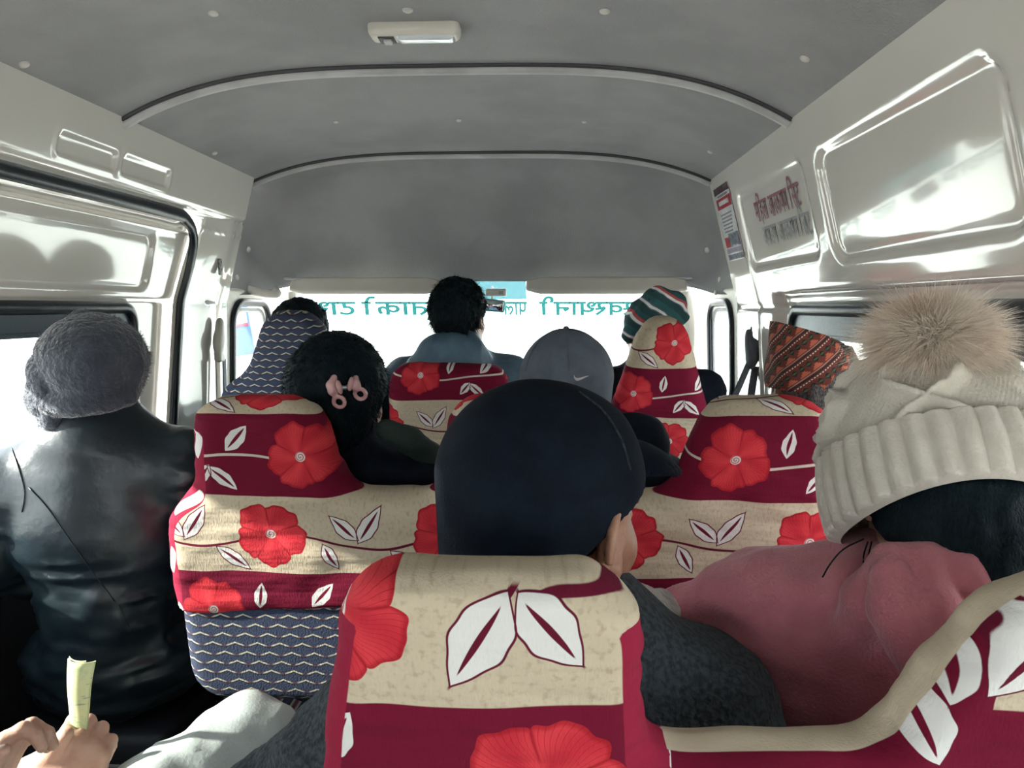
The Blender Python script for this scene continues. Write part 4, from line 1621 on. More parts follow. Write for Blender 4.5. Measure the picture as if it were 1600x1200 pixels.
def front_seat(label, cx, Y0, ztop, hwtop, hwbot, zsh, uv, mat_cover, cover_bottom=0.50, name='front_seat', recline=10.0, r=0.06, wbody=0.24):
    root = empty(name, (cx, Y0 + 0.1, FLOOR), label, 'seat', 'front seats')

    def hw(z):
        t = np.clip((ztop - z) / (ztop - zsh), 0, 1)
        return hwtop + (hwbot - hwtop) * t ** 1.15

    def out2(x, z):
        d = trap2(x, z, cx, hw, ztop, r)
        d = np.maximum(d, 0.33 - z)
        return smin(d, rrect(x, z, cx - wbody, cx + wbody, 0.30, zsh - 0.02, 0.09), 0.06)
    me, V, Q = pad_mesh('backrest', out2, cx - wbody - 0.06, cx + wbody + 0.06, 0.27, ztop + 0.04, 0.10, 0.046, 0.0, None, 0.009, 0.0)
    place(link('backrest', me, M['wave'], root), Y0, 0.9, recline)
    if mat_cover is not None:
        me, V, Q = pad_mesh('seat_cover', out2, cx - wbody - 0.07, cx + wbody + 0.07, 0.4, ztop + 0.05, 0.10, 0.048, 0.007, cover_bottom, 0.008, 0.003, 9)
        x, y, z = V.T
        set_attr(me, 'pc', np.stack(uv(x, z), 1), 'V')
        set_attr(me, 'gus', out2(x, z) - 0.5)
        set_attr(me, 'rim', out2(x, z) - 0.5)
        place(link('seat_cover', me, mat_cover, root), Y0, 0.9, recline)
    s = Sdf()
    yb = Y0 + 0.55 * math.tan(math.radians(recline))
    s.rbox((cx, yb + 0.33, 0.29), (wbody - 0.01, 0.23, 0.07), 0.05, None, 0)
    link('cushion', s.mesh('cushion', 0.014)[0], M['wave'], root)
    link('seat_base', box_mesh('seat_base', (cx, yb + 0.31, 0.06), (wbody * 1.8, 0.40, 0.32), 0.02), M['dash'], root)
    return root


front_seat('tall front seat in plain navy chevron cloth without a cover', -0.745, 2.14, 1.085, 0.078, 0.150, 0.90, None, None, wbody=0.245)
front_seat('low middle front seat with maroon top band and red flower', -0.288, 2.16, 0.915, 0.170, 0.185, 0.70,
           lambda x, z: (x + 0.48, x + 0.365 - 0.006, z - 0.676 - 0.007), M['cover'], r=0.055, wbody=0.19)
front_seat('tall tapering driver seat with red flower on cream headrest', 0.347, 2.15, 1.062, 0.058, 0.150, 0.75,
           lambda x, z: (x - 0.373 - 0.006, x - 0.262 - 0.006, z - 0.628 - 0.007), M['cover'], r=0.055, wbody=0.24)


def jump_seat(label, cx, cy, top):
    root = empty('jump_seat', (cx, cy, FLOOR), label, 'seat', 'folding aisle seats')
    s = Sdf()
    s.rbox((cx, cy, top - 0.035), (0.17, 0.18, 0.035), 0.025, None, 0)
    link('cushion', s.mesh('cushion', 0.012)[0], M['vinyl'], root)
    link('seat_plate', box_mesh('seat_plate', (cx, cy, top - 0.075), (0.30, 0.32, 0.015), 0.003), M['metal'], root)
    for dx in (-0.13, 0.13):
        for dy in (-0.14, 0.14):
            link('leg', tube('leg', [(cx + dx, cy + dy, top - 0.08), (cx + dx, cy + dy * 1.1, FLOOR)], 0.013, 8), M['metal'], root)
    return root
# ------------------------------------------------------------------ people


def hand(s, w, f, n, side, curl=0.5, thumb=None, k=0.007, sc=1.0, spread=1.0):
    """palm, four fingers of unequal length and a thumb; w wrist, f towards the fingers, n where the palm faces, side towards the thumb"""
    f, n, side = unit(f), unit(n), unit(side)
    w = np.asarray(w, float)
    offs = (0.030, 0.010, -0.010, -0.028)
    lens = (0.070, 0.078, 0.073, 0.057)
    for o, L in zip(offs, lens):
        kn = w + sc * (f * (0.090 - abs(o) * 0.22) + side * o)
        s.cap(w + sc * (f * 0.012 + side * o * 0.55), kn, 0.0145 * sc, 0.0112 * sc, 0.014)
        p = kn
        d = unit(f + side * o * 1.6 * spread)
        ang = 0.0
        for q, (fr, bend) in enumerate(((0.45, 0.95), (0.31, 1.25), (0.24, 0.85))):
            ang += bend * curl * (1.0 + 0.05 * q)
            dd = d * math.cos(ang) + n * math.sin(ang)
            e = p + dd * L * fr * sc
            s.cap(p, e, (0.0098 - 0.0009 * q) * sc, (0.0090 - 0.0009 * q) * sc, 0.004)
            p = e
    b = w + sc * (f * 0.022 + side * 0.022)
    t1 = thumb if thumb is not None else unit(side * 0.75 + f * 0.75 + n * 0.35)
    m1 = b + unit(side * 0.8 + f * 0.6 + n * 0.2) * 0.036 * sc
    m2 = m1 + unit(t1) * 0.032 * sc
    m3 = m2 + unit(np.asarray(t1) + f * 0.25) * 0.026 * sc
    s.cap(b, m1, 0.0165 * sc, 0.0125 * sc, 0.014)
    s.cap(m1, m2, 0.0118 * sc, 0.0108 * sc, 0.005)
    s.cap(m2, m3, 0.0108 * sc, 0.0085 * sc, 0.005)


def head_prims(s, C, R, sc=1.0, ear_detail=False):
    """head with brow, eyes, nose, mouth, chin and ears; face looks along local +y"""
    def L(x, y, z):
        return C + R @ (np.array([x, y, z]) * sc)

    def ell(c, r, k, mode='u', rot=None):
        s.ell(L(*c), np.array(r) * sc, R if rot is None else R @ rot, k, mode)
    ell((0, -0.014, 0.028), (0.076, 0.096, 0.086), 0.02)
    ell((0, 0.030, -0.035), (0.060, 0.066, 0.078), 0.035)
    ell((0, 0.066, -0.092), (0.027, 0.024, 0.020), 0.025)
    for e in (-1, 1):
        ell((0.040 * e, 0.055, -0.030), (0.024, 0.026, 0.026), 0.02)
        ell((0.050 * e, 0.015, -0.072), (0.018, 0.035, 0.026), 0.02)
        s.cap(L(0.012 * e, 0.093, 0.022), L(0.046 * e, 0.080, 0.024), 0.009 * sc, 0.007 * sc, 0.012)
        ell((0.031 * e, 0.098, 0.005), (0.016, 0.012, 0.009), 0.012, 's')
        ell((0.030 * e, 0.082, 0.004), (0.0125, 0.0125, 0.0105), 0.006)
    s.cap(L(0, 0.091, 0.016), L(0, 0.108, -0.022), 0.0075 * sc, 0.011 * sc, 0.012)
    for e in (-1, 1):
        ell((0.0105 * e, 0.100, -0.026), (0.008, 0.009, 0.007), 0.006)
    s.cap(L(-0.018, 0.089, -0.056), L(0.018, 0.089, -0.056), 0.0065 * sc, None, 0.008)
    s.cap(L(-0.015, 0.088, -0.067), L(0.015, 0.088, -0.067), 0.0068 * sc, None, 0.008)
    s.cap(L(-0.022, 0.099, -0.0615), L(0.022, 0.099, -0.0615), 0.0028 * sc, None, 0.004, 's')
    for e in (-1, 1):
        rt = rotz((24 if ear_detail else 20) * e) @ rotx(-10)
        if ear_detail:
            ell((0.0800 * e, -0.018, -0.004), (0.0080, 0.024, 0.036), 0.005, 'u', rt)
        else:
            ell((0.0775 * e, -0.014, -0.004), (0.0085, 0.021, 0.031), 0.010, 'u', rt)
        if ear_detail:
            ctr = np.array([0.0850 * e, -0.020, -0.004])
            rim = []
            for a in np.linspace(-0.5, 3.9, 12):
                p = np.array([0.005 * e, 0.0225 * math.cos(a) * (-1), 0.0345 * math.sin(a)])
                rim.append(L(*(ctr + rt @ p)))
            s.chain(rim, [0.0052 * sc] * len(rim), 0.003)
            ell((0.090 * e, -0.014, -0.002), (0.008, 0.0115, 0.019), 0.004, 's', rt)
            ell((0.0835 * e, -0.004, -0.034), (0.0065, 0.009, 0.011), 0.006, 'u', rt)
            ell((0.0835 * e, 0.006, -0.006), (0.005, 0.005, 0.008), 0.005, 'u', rt)
        else:
            ell((0.088 * e, -0.012, 0.0), (0.006, 0.010, 0.017), 0.006, 's', rt)
            ell((0.081 * e, -0.006, -0.030), (0.006, 0.008, 0.010), 0.006, 'u', rt)
    return L


class Person:
    """a seated figure; body one continuous mesh, clothes and hair its children"""

    def __init__(self, label, head, cush, yaw=0.0, head_yaw=0.0, head_pitch=0.0, head_roll=0.0, skin='skin', lean=0.0, arms=None, knees=None, sc=1.0,
                 fine=0.006, ear=False, width=1.0, hl=(0, -0.05), hip=None, waist=1.0, neck_h=0.80, group='passengers in the van', legs=True, shoulder_drop=(0, 0)):
        self.C = np.asarray(head, float)
        self.R = rotz(yaw)
        self.RH = rotz(yaw + head_yaw) @ roty(head_roll) @ rotx(head_pitch)
        hz = self.C[2] - cush
        self.hz = hz
        hp = self.C - self.R @ np.array([hl[0], hl[1] + lean, 0])
        self.H = np.array([hp[0], hp[1], cush]) if hip is None else np.array([hip[0], hip[1], cush])
        self.off = self.R.T @ (self.C - self.H)          # head in the seat frame
        self.root = empty('person', self.H, label, 'person', group)
        self.w = width
        self.waist = waist
        self.sc = sc
        J = self.J
        bx, by = self.off[0], self.off[1]
        zb = 0.10
        self.neck = J(bx * 0.92, by * 0.97 - 0.018, hz * neck_h)
        self.sh = {e: J(bx * 0.85 + 0.165 * e * width, by * 0.92 - 0.015, hz * 0.705 - (shoulder_drop[0] if e < 0 else shoulder_drop[1])) for e in (-1, 1)}
        self.chest = J(bx * 0.72, by * 0.80 - 0.012, hz * 0.60)
        self.belly = J(bx * 0.35, by * 0.45, hz * 0.34)
        self.pel = J(0, 0, zb)
        self.hipj = {e: J(0.085 * e, 0.02, 0.085) for e in (-1, 1)}
        kn = knees or {}
        self.knee = {e: np.asarray(kn.get(e, J(0.105 * e, 0.40, 0.115)), float) for e in (-1, 1)}
        self.ank = {}
        for e in (-1, 1):
            a = self.knee[e] + self.R @ np.array([0.0, 0.02, 0])
            a[2] = FLOOR + 0.075
            self.ank[e] = np.asarray(kn.get(('a', e), a), float)
        ar = arms or {}
        self.elb = {e: np.asarray(ar.get(('e', e), J(bx * 0.5 + 0.225 * e * width, by * 0.5 + 0.05, hz * 0.40)), float) for e in (-1, 1)}
        self.wri = {e: np.asarray(ar.get(('w', e), J(0.105 * e, 0.25, 0.205)), float) for e in (-1, 1)}
        self.hf = {e: np.asarray(ar.get(('f', e), self.R @ unit([-0.35 * e, 1, -0.25])), float) for e in (-1, 1)}
        self.hn = {e: np.asarray(ar.get(('n', e), self.R @ unit([0, -0.2, -1])), float) for e in (-1, 1)}
        self.hs = {e: np.asarray(ar.get(('s', e), self.R @ unit([-1.0 * e, -0.3, 0])), float) for e in (-1, 1)}
        self.curl = {e: ar.get(('c', e), 0.45) for e in (-1, 1)}
        self.th = {e: ar.get(('t', e)) for e in (-1, 1)}
        s = Sdf()
        self.L = head_prims(s, self.C, self.RH, sc, ear)
        s.cap(self.C + self.RH @ np.array([0, -0.025, -0.05]), self.neck, 0.056, 0.062, 0.03)
        s.ell(self.chest, (0.150 * width, 0.100, 0.165), self.R, 0.05)
        s.ell(self.belly, (0.140 * width * waist, 0.105, 0.150), self.R, 0.06)
        s.ell(self.pel, (0.160, 0.115, 0.095), self.R, 0.06)
        nb = self.neck - np.array([0, 0, 0.035])
        for e in (-1, 1):
            s.cap(nb, self.sh[e], 0.058, 0.050, 0.05)
        for e in (-1, 1):
            s.cap(self.sh[e], self.elb[e], 0.050, 0.040, 0.04)
            s.cap(self.elb[e], self.wri[e], 0.040, 0.026, 0.015)
            hand(s, self.wri[e], self.hf[e], self.hn[e], self.hs[e], self.curl[e], self.th[e])
            if legs:
                s.cap(self.hipj[e], self.knee[e], 0.078, 0.056, 0.05)
                s.cap(self.knee[e], self.ank[e], 0.052, 0.036, 0.02)
                fd = self.R @ np.array([0.15 * e, 1, 0])
                s.cap(self.ank[e], self.ank[e] + unit(fd) * 0.13 + np.array([0, 0, -0.045]), 0.036, 0.026, 0.02)
        fw = [(self.C - 0.135, self.C + 0.135)]
        for e in (-1, 1):
            c = self.wri[e] + unit(self.hf[e]) * 0.07
            fw.append((c - 0.10, c + 0.10))
        link('body', s.mesh('body', 0.016, fw, fine)[0], M[skin], self.root)
        for e in (-1, 1):
            b = bmesh.new()
            bmesh.ops.create_uvsphere(b, u_segments=12, v_segments=8, radius=0.0105 * sc, matrix=Matrix.Translation(self.L(0.030 * e, 0.0835, 0.004)))
            link('eye', mesh_bm('eye', b, True), M['eye'], self.root)

    def J(self, x, y, z):
        return self.H + self.R @ np.array([x, y, z])

    def jacket(self, mat, name='jacket', puff=0.016, step=0.010, wr=0.006, collar=0.055, collar_r=0.066, seed=1, hem=0.03, k=0.045, ws=0.07, extra=None, cut=True, sleeve_end=0.02, folds=0.0):
        s = Sdf()
        w = self.w
        s.ell(self.chest, (0.150 * w + puff, 0.100 + puff * 1.3, 0.170 + puff), self.R, k)
        s.ell(self.belly, (0.142 * w * self.waist + puff, 0.108 + puff * 1.3, 0.160 + puff), self.R, k)
        s.ell(self.pel, (0.162 + puff, 0.120 + puff, 0.095 + puff), self.R, k)
        nb = self.neck - np.array([0, 0, 0.04])
        for e in (-1, 1):
            s.cap(nb, self.sh[e], 0.060 + puff, 0.050 + puff, k)
        mid = (self.sh[1] + self.sh[-1]) / 2
        s.cap(mid, self.neck, 0.075 + puff * 0.6, 0.062 + puff * 0.5, k)
        for e in (-1, 1):
            s.cap(self.sh[e], self.elb[e], 0.054 + puff, 0.046 + puff, 0.03)
            end = self.wri[e] - unit(self.wri[e] - self.elb[e]) * sleeve_end
            s.cap(self.elb[e], end, 0.046 + puff, 0.032 + puff * 0.6, 0.012)
            d = unit(self.wri[e] - self.elb[e])
            s.cap(self.wri[e] + d * 0.0, self.wri[e] + d * 0.09, 0.05, None, 0.004, 's')
        if collar:
            ax = unit(self.C - self.neck)
            s.cap(self.neck - ax * 0.02, self.neck + ax * collar, collar_r + 0.006, collar_r, 0.015)
            s.cap(self.neck + ax * (collar + 0.012), self.neck + ax * (collar + 0.2), collar_r - 0.008, collar_r + 0.02, 0.006, 's')
        if extra:
            extra(s)
        s.plane(self.H + np.array([0, 0, hem]), (0, 0, -1), 0.01)

        def disp(V, N):
            P = V.copy()
            a = vnoise(P * np.array([1, 1, 0.55]), ws, seed)
            b = vnoise(P * np.array([0.7, 1, 1.4]), ws * 0.45, seed + 5)
            r = 1 - np.abs(a) * 2.0
            f = 0
            if folds:
                g1 = vnoise(P * np.array([0.45, 0.8, 1.9]), 0.055, seed + 9)
                g2 = vnoise(P * np.array([0.6, 1, 1.5]), 0.028, seed + 11)
                lowz = sstep(self.chest[2] + 0.02, self.belly[2] + 0.02, V[:, 2])
                arm = sstep(0.13, 0.19, np.abs((V - self.chest) @ self.R[:, 0]))
                f = folds * np.maximum(lowz, arm) * ((1 - np.abs(g1) * 2.2) + 0.45 * g2)
            return wr * (0.9 * r + 0.5 * b) + f
        me, V, Q = s.mesh(name, step, disp=disp)
        self.jbvh = None
        self.jV, self.jQ = V, Q
        return link(name, me, M[mat], self.root)

    def trousers(self, mat, step=0.013, puff=0.012, seed=3):
        s = Sdf()
        s.ell(self.pel, (0.163 + puff, 0.118 + puff, 0.092 + puff * 0.5), self.R, 0.05)
        for e in (-1, 1):
            s.cap(self.hipj[e], self.knee[e], 0.080 + puff, 0.060 + puff, 0.05)
            s.cap(self.knee[e], self.ank[e], 0.058 + puff, 0.046 + puff, 0.02)
        s.plane((0, 0, FLOOR + 0.075), (0, 0, -1), 0.004)
        me, V, Q = s.mesh('trousers', step, disp=lambda V, N: 0.005 * (1 - 2 * np.abs(vnoise(V, 0.05, seed))))
        return link('trousers', me, M[mat], self.root)

    def shoes(self, mat='shoe'):
        for e in (-1, 1):
            s = Sdf()
            fd = unit(self.R @ np.array([0.15 * e, 1, 0]))
            a = self.ank[e].copy()
            Rf = rotz(math.degrees(math.atan2(-fd[0], fd[1])))
            s.ell(np.array([a[0], a[1], FLOOR + 0.05]) + fd * 0.05, (0.046, 0.125, 0.048), Rf, 0.02)
            s.cap(a - np.array([0, 0, 0.02]), a + np.array([0, 0, 0.015]), 0.050, 0.048, 0.02)
            s.rbox(np.array([a[0], a[1], FLOOR + 0.016]) + fd * 0.05, (0.047, 0.13, 0.014), 0.012, Rf, 0.008)
            s.plane((0, 0, FLOOR + 0.003), (0, 0, -1), 0.0)
            link('shoe', s.mesh('shoe', 0.009)[0], M[mat], self.root)

    def hair(self, mat='hair', under=None, grow=0.014, back=-0.075, name='hair', step=0.006, rough=0.006, fringe=0, flen=0.02, seed=2, extra=None, front=0.045, scl=0.02):
        s = Sdf()
        L, RH, sc = self.L, self.RH, self.sc
        s.ell(L(0, -0.016, 0.030), np.array((0.077, 0.097, 0.087)) * sc + grow, RH, 0.02)
        s.cap(L(0, -0.070, 0.0), L(0, -0.058, back + 0.03), 0.050 * sc, 0.046 * sc, 0.03)
        if extra:
            extra(s)
        # keep the face clear: slanted hairline plane, then the nape line
        s.plane(L(0, front, 0.055), RH @ unit([0, 1.0, -0.75]), 0.01)
        s.plane(L(0, -0.05, back), RH @ unit([0, 0.35, -1]), 0.006)
        if under is not None:
            s.plane(*under)

        def disp(V, N):
            return rough * (vnoise(V * np.array([1, 1, 0.5]), scl, seed) + 0.6 * vnoise(V, scl * 0.45, seed + 1))
        me, V, Q = s.mesh(name, step, disp=disp)
        o = link(name, me, M[mat], self.root)
        if fringe:
            N = vnormals(V, Q)
            rs = np.random.RandomState(seed)
            i = rs.choice(len(V), min(fringe, len(V)), replace=False)
            D = N[i] * 0.8 + np.array([0, -0.1, -0.35])
            link('hair_strands', strands('hair_strands', V[i] - N[i] * 0.003, D, flen, 0.0016, rs=rs, bend=np.array([0, 0, -0.4]) * np.ones((len(i), 1))), M[mat], o)
        return o


def cap_hat(p, mat, R=None, ctr=(0, -0.012, 0.048), r=(0.094, 0.112, 0.098), brimc=None, name='cap', low=-0.005, tilt=8, visor=True, step=0.0055, seam=True, back=0.0, wob=0.002, vz=0.0):
    L, RH = p.L, p.RH
    s = Sdf()
    c0 = L(*ctr)

    def dome(rad):
        def fn(x, y, z):
            px, py, pz = x - c0[0], y - c0[1], z - c0[2]
            q = [(RH[0, i] * px + RH[1, i] * py + RH[2, i] * pz) for i in range(3)]
            sh = 1.0 + 1.1 * np.maximum(-q[2], 0)          # sides draw in slightly below the widest line
            q = [q[0] * sh, q[1] * sh, np.maximum(q[2], 0)]
            k0 = np.sqrt(sum((q[i] / rad[i]) ** 2 for i in range(3)))
            k1 = np.sqrt(sum((q[i] / rad[i] ** 2) ** 2 for i in range(3))) + 1e-9
            return k0 * (k0 - 1) / k1
        return fn
    s.add(dome(np.array(r)), c0 - 0.18, c0 + 0.15, 0)
    s.add(dome(np.array(r) - 0.011), c0 - 0.19, c0 + 0.15, 0.003, 's')
    nrm = RH @ (rotx(tilt) @ np.array([0, 0, -1.0]))
    s.plane(L(0, back, low), nrm, 0.003)
    me, V, Q = s.mesh(name, step, disp=lambda V, N: wob * vnoise(V, 0.05, 3))
    o = link(name, me, M[mat], p.root)
    if visor:
        vs = Sdf()
        c = np.array(ctr)
        vs.ell(L(0, 0.120, c[2] - 0.045 + vz), (0.078, 0.075, 0.05), RH @ rotx(-12), 0)
        vs.ell(L(0, 0.122, c[2] - 0.052 + vz), (0.074, 0.073, 0.05), RH @ rotx(-12), 0.002, 's')
        vs.plane(L(0, 0.0, c[2] - 0.032 + vz), RH @ np.array([0, 0, -1.0]), 0)
        link('visor', vs.mesh('visor', 0.0045)[0], M[mat], o)
    if seam:
        top = L(ctr[0], ctr[1], ctr[2] + r[2])
        b = bmesh.new()
        bmesh.ops.create_uvsphere(b, u_segments=10, v_segments=6, radius=0.007, matrix=Matrix.Translation(top))
        link('button', mesh_bm('button', b, True), M[mat], o)
        for a in np.radians([30, 90, 150, 210, 270, 330]):
            pts = []
            for t in np.linspace(0.08, 1.45, 16):
                q = np.array([r[0] * math.sin(t) * math.cos(a), r[1] * math.sin(t) * math.sin(a), r[2] * math.cos(t)])
                w_ = L(*(np.array(ctr) + q * 1.002))
                if (w_ - L(0, back, low)) @ nrm > -0.004:
                    break
                pts.append(w_)
            if len(pts) > 3:
                link('seam', tube('seam', pts, 0.0018, 5), M[mat], o)
    return o


# ---- 1 passenger in the aisle by the sliding door: grey wool beanie, black leather jacket
c = at(150, 585, 1.46)
def arms_p1(c):
    return {('e', -1): at(-18, 862, 1.40), ('w', -1): at(128, 915, 1.56), ('f', -1): unit([0.6, 0.7, -0.3]), ('n', -1): unit([0, 0.3, -1]), ('s', -1): unit([0.6, -0.5, 0.2]),
            ('e', 1): at(285, 800, 1.62), ('w', 1): at(255, 905, 1.80)}
p1 = Person('man in a grey wool beanie and black leather jacket by the sliding door', c, 0.24, yaw=12, head_yaw=-4, head_pitch=-4, arms=arms_p1(c), width=1.02, waist=0.78, shoulder_drop=(0.015, -0.01), neck_h=0.865, knees={-1: (-0.99, 1.84, 0.35), 1: (-0.80, 1.88, 0.35)}, hl=(0, -0.05), group='passengers in the van')
p1.jacket('leather', puff=0.024, step=0.008, wr=0.005, ws=0.12, folds=0.008, seed=4, collar=0.05, collar_r=0.074, hem=-0.02)
p1.trousers('trousers_dark'); p1.shoes()
jump_seat('folding aisle seat under the man in the leather jacket', p1.H[0], p1.H[1] + 0.04, 0.235)
b_ = BVHTree.FromPolygons([tuple(v) for v in p1.jV], [tuple(int(i) for i in q) for q in p1.jQ])


def on_surface(bvh, pix, lift=0.002):
    out = []
    for a, b in pix:
        h, n, i, d = bvh.ray_cast(Vector((0, 0, CAM_Z)), Vector(ray(a, b)))
        if h is not None:
            out.append(np.array(h - Vector(ray(a, b)) * lift))
    return out


for pix, nm in (([(18, 700), (30, 735), (38, 770), (34, 800)], 'seam'), ([(45, 762), (75, 795), (110, 845), (145, 895), (180, 940)], 'seam'),
                ([(186, 945), (196, 965), (205, 985)], 'seam'), ([(122, 628), (170, 634), (220, 630)], 'seam')):
    pts = on_surface(b_, smooth_path([(x, y) for x, y in pix], 24))
    if len(pts) > 3:
        link('seam', tube('seam', pts, 0.0011, 6), M['leather'], p1.root)
# beanie: slouched dome with thick gathered folds on its left side
s = Sdf()
L = p1.L
RB = p1.RH @ roty(4)
s.ell(L(0.004, -0.016, 0.026), (0.100, 0.112, 0.100), RB, 0.02)
s.ell(L(0.018, -0.045, 0.0), (0.078, 0.085, 0.088), RB, 0.02)
def arc(y, x0, zs, bulge):
    return [L(x0 + bulge * math.sin(t) * -1, y + 0.055 * math.cos(t), z) for t, z in zip(np.linspace(0.1, 3.0, 9), np.linspace(zs[0], zs[1], 9))]
for x0, zs, bl, r in ((-0.058, (0.030, -0.060), 0.028, 0.024), (-0.050, (0.078, -0.018), 0.030, 0.026), (-0.034, (0.108, 0.024), 0.030, 0.026), (-0.042, (-0.01, -0.086), 0.024, 0.022)):
    s.chain(arc(-0.03, x0, zs, bl), [r] * 9, 0.003)
s.chain([L(x, -0.105 + 6 * x * x, -0.058 + 2.0 * x * x) for x in np.linspace(-0.075, 0.085, 9)], [0.020] * 9, 0.010)
s.chain([L(0.080, -0.02, 0.07), L(0.092, -0.045, 0.02), L(0.084, -0.055, -0.04)], [0.018, 0.02, 0.016], 0.010)
s.ell(L(0, 0.030, -0.050), (0.070, 0.080, 0.080), p1.RH, 0.01, 's')
me, V, Q = s.mesh('beanie', 0.0055, disp=lambda V, N: 0.002 * vnoise(V, 0.03, 4) + 0.001 * vnoise(V, 0.012, 5))
bn = link('beanie', me, M['grey_wool'], p1.root)
N = vnormals(V, Q)
i = np.random.RandomState(1).choice(len(V), 5000)
link('fuzz', strands('fuzz', V[i], N[i], 0.007, 0.0008, jitter=0.5, seg=2), M['grey_fuzz'], bn)

# ---- 2 front passenger, mostly behind the navy seat
p2 = Person('dark-haired front passenger behind the navy chevron seat', at(473, 527, 2.42), 0.36, yaw=0, head_yaw=-8, fine=0.008)
p2.jacket('black_cloth', step=0.014); p2.trousers('trousers_dark', 0.016); p2.shoes()
p2.hair(fringe=1500, flen=0.020)

# ---- 3 woman with pink hair clip, middle bench
c = at(534, 622, 1.46)
p3 = Person('woman with a pink claw clip in her pinned-up black hair', c, CUSH, yaw=0, head_yaw=-6, head_pitch=-6, skin='skin_pale')
p3.jacket('black_cloth', puff=0.020, collar=0.075, collar_r=0.072, step=0.009)
p3.trousers('trousers_dark'); p3.shoes()


def bun(s):
    s.ell(p3.L(0.0, -0.045, 0.012), (0.088, 0.085, 0.104), p3.RH, 0.03)
    s.ell(p3.L(0.0, -0.085, -0.005), (0.058, 0.045, 0.080), p3.RH, 0.03)
    s.ell(p3.L(0.0, -0.050, -0.060), (0.066, 0.050, 0.060), p3.RH, 0.03)


hr = p3.hair(grow=0.016, back=-0.105, extra=bun, rough=0.0035, fringe=5000, flen=0.014, scl=0.012)
rs = np.random.RandomState(9)
fly = np.array([p3.L(rs.uniform(-0.06, 0.085), rs.uniform(-0.05, 0.03), 0.112 - 0.0) for _ in range(45)])
link('flyaway_hair', strands('flyaway_hair', fly - np.array([0, 0, 0.012]), np.tile(unit([0.35, 0, 0.8]), (45, 1)), 0.045, 0.0006, jitter=0.4, seg=5, rs=rs, bend=np.tile([0.7, 0, -0.7], (45, 1))), M['hair'], hr)
# green shawl collar at the right shoulder
s = Sdf()
s.chain([at(604, 672, 1.38), at(640, 688, 1.40), at(672, 712, 1.44), at(690, 745, 1.50)], [0.022, 0.026, 0.026, 0.022], 0.01)
link('collar', s.mesh('collar', 0.007)[0], M['green_cloth'], p3.root)
# hair clip: two curved combs with ring ends and a spring
hb = hr.data
bv = BVHTree.FromObject(hr, bpy.context.evaluated_depsgraph_get())
def onh(px, py, lift):
    h, n, i, d = bv.ray_cast(Vector((0, 0, CAM_Z)), Vector(ray(px, py)))
    q = np.array(h) if h is not None else at(px, py, 1.36)
    return q - ray(px, py) * lift
clip = empty('hair_clip', onh(540, 605, 0.01), 'pink plastic claw clip in the black hair', 'hair clip')
for wing, ring in (([(522, 590), (517, 602), (520, 611), (524, 617)], (530, 628)), ([(556, 591), (555, 599), (556, 604), (558, 607)], (563, 615.5))):
    pts = [onh(a, b, 0.010 + 0.004 * (i > 0)) for i, (a, b) in enumerate(wing)]
    s = Sdf()
    s.chain(pts, [0.006, 0.0085, 0.0085, 0.006], 0.004)
    rc = onh(ring[0], ring[1], 0.016)
    rr = [rc + np.array([0.0102 * math.cos(t), -0.004 * math.sin(t), 0.0102 * math.sin(t)]) for t in np.linspace(0, 2 * math.pi, 13)]
    s.chain(rr, [0.0036] * 13, 0.002)
    link('claw', s.mesh('claw', 0.0022)[0], M['clip'], clip)
for a, b, dx in ((530, 605, -3), (548, 600, 3)):
    s = Sdf()
    s.ell(onh(a, b, 0.018), (0.0055, 0.009, 0.014), roty(-16 if dx < 0 else 12), 0)
    link('lever', s.mesh('lever', 0.002)[0], M['clip'], clip)
link('spring', tube('spring', [onh(531, 605, 0.014), onh(540, 606, 0.013), onh(548, 601, 0.014)], 0.004, 8), M['zip'], clip)

# ---- 4 man in a hooded blue-grey jacket, front middle seat
p4 = Person('short-haired man in a blue-grey hooded jacket on the middle front seat', at(718, 497, 2.40), 0.36, yaw=0, head_yaw=-16, head_pitch=-2, width=1.0)


def hood4(s):
    s.ell(at(705, 548, 2.32), (0.105, 0.070, 0.058), None, 0.04)
    s.ell(at(700, 570, 2.30), (0.125, 0.060, 0.040), None, 0.04)


p4.jacket('navy_nylon', puff=0.026, extra=hood4, step=0.010, collar=0.07, wr=0.005)
p4.trousers('trousers_dark', 0.016); p4.shoes()
p4.hair(fringe=4500, flen=0.020, back=-0.06, rough=0.007)

# ---- 5 man in the grey sports cap, middle bench centre
p5 = Person('man in a grey sports cap and black jacket on the middle bench', at(884, 618, 1.47), CUSH, yaw=-4, head_yaw=6, head_pitch=-6, width=1.10)


def hood5(s):
    s.ell(at(1000, 695, 1.40), (0.055, 0.05, 0.052), None, 0.03)
    s.ell(at(960, 680, 1.42), (0.075, 0.05, 0.045), None, 0.03)


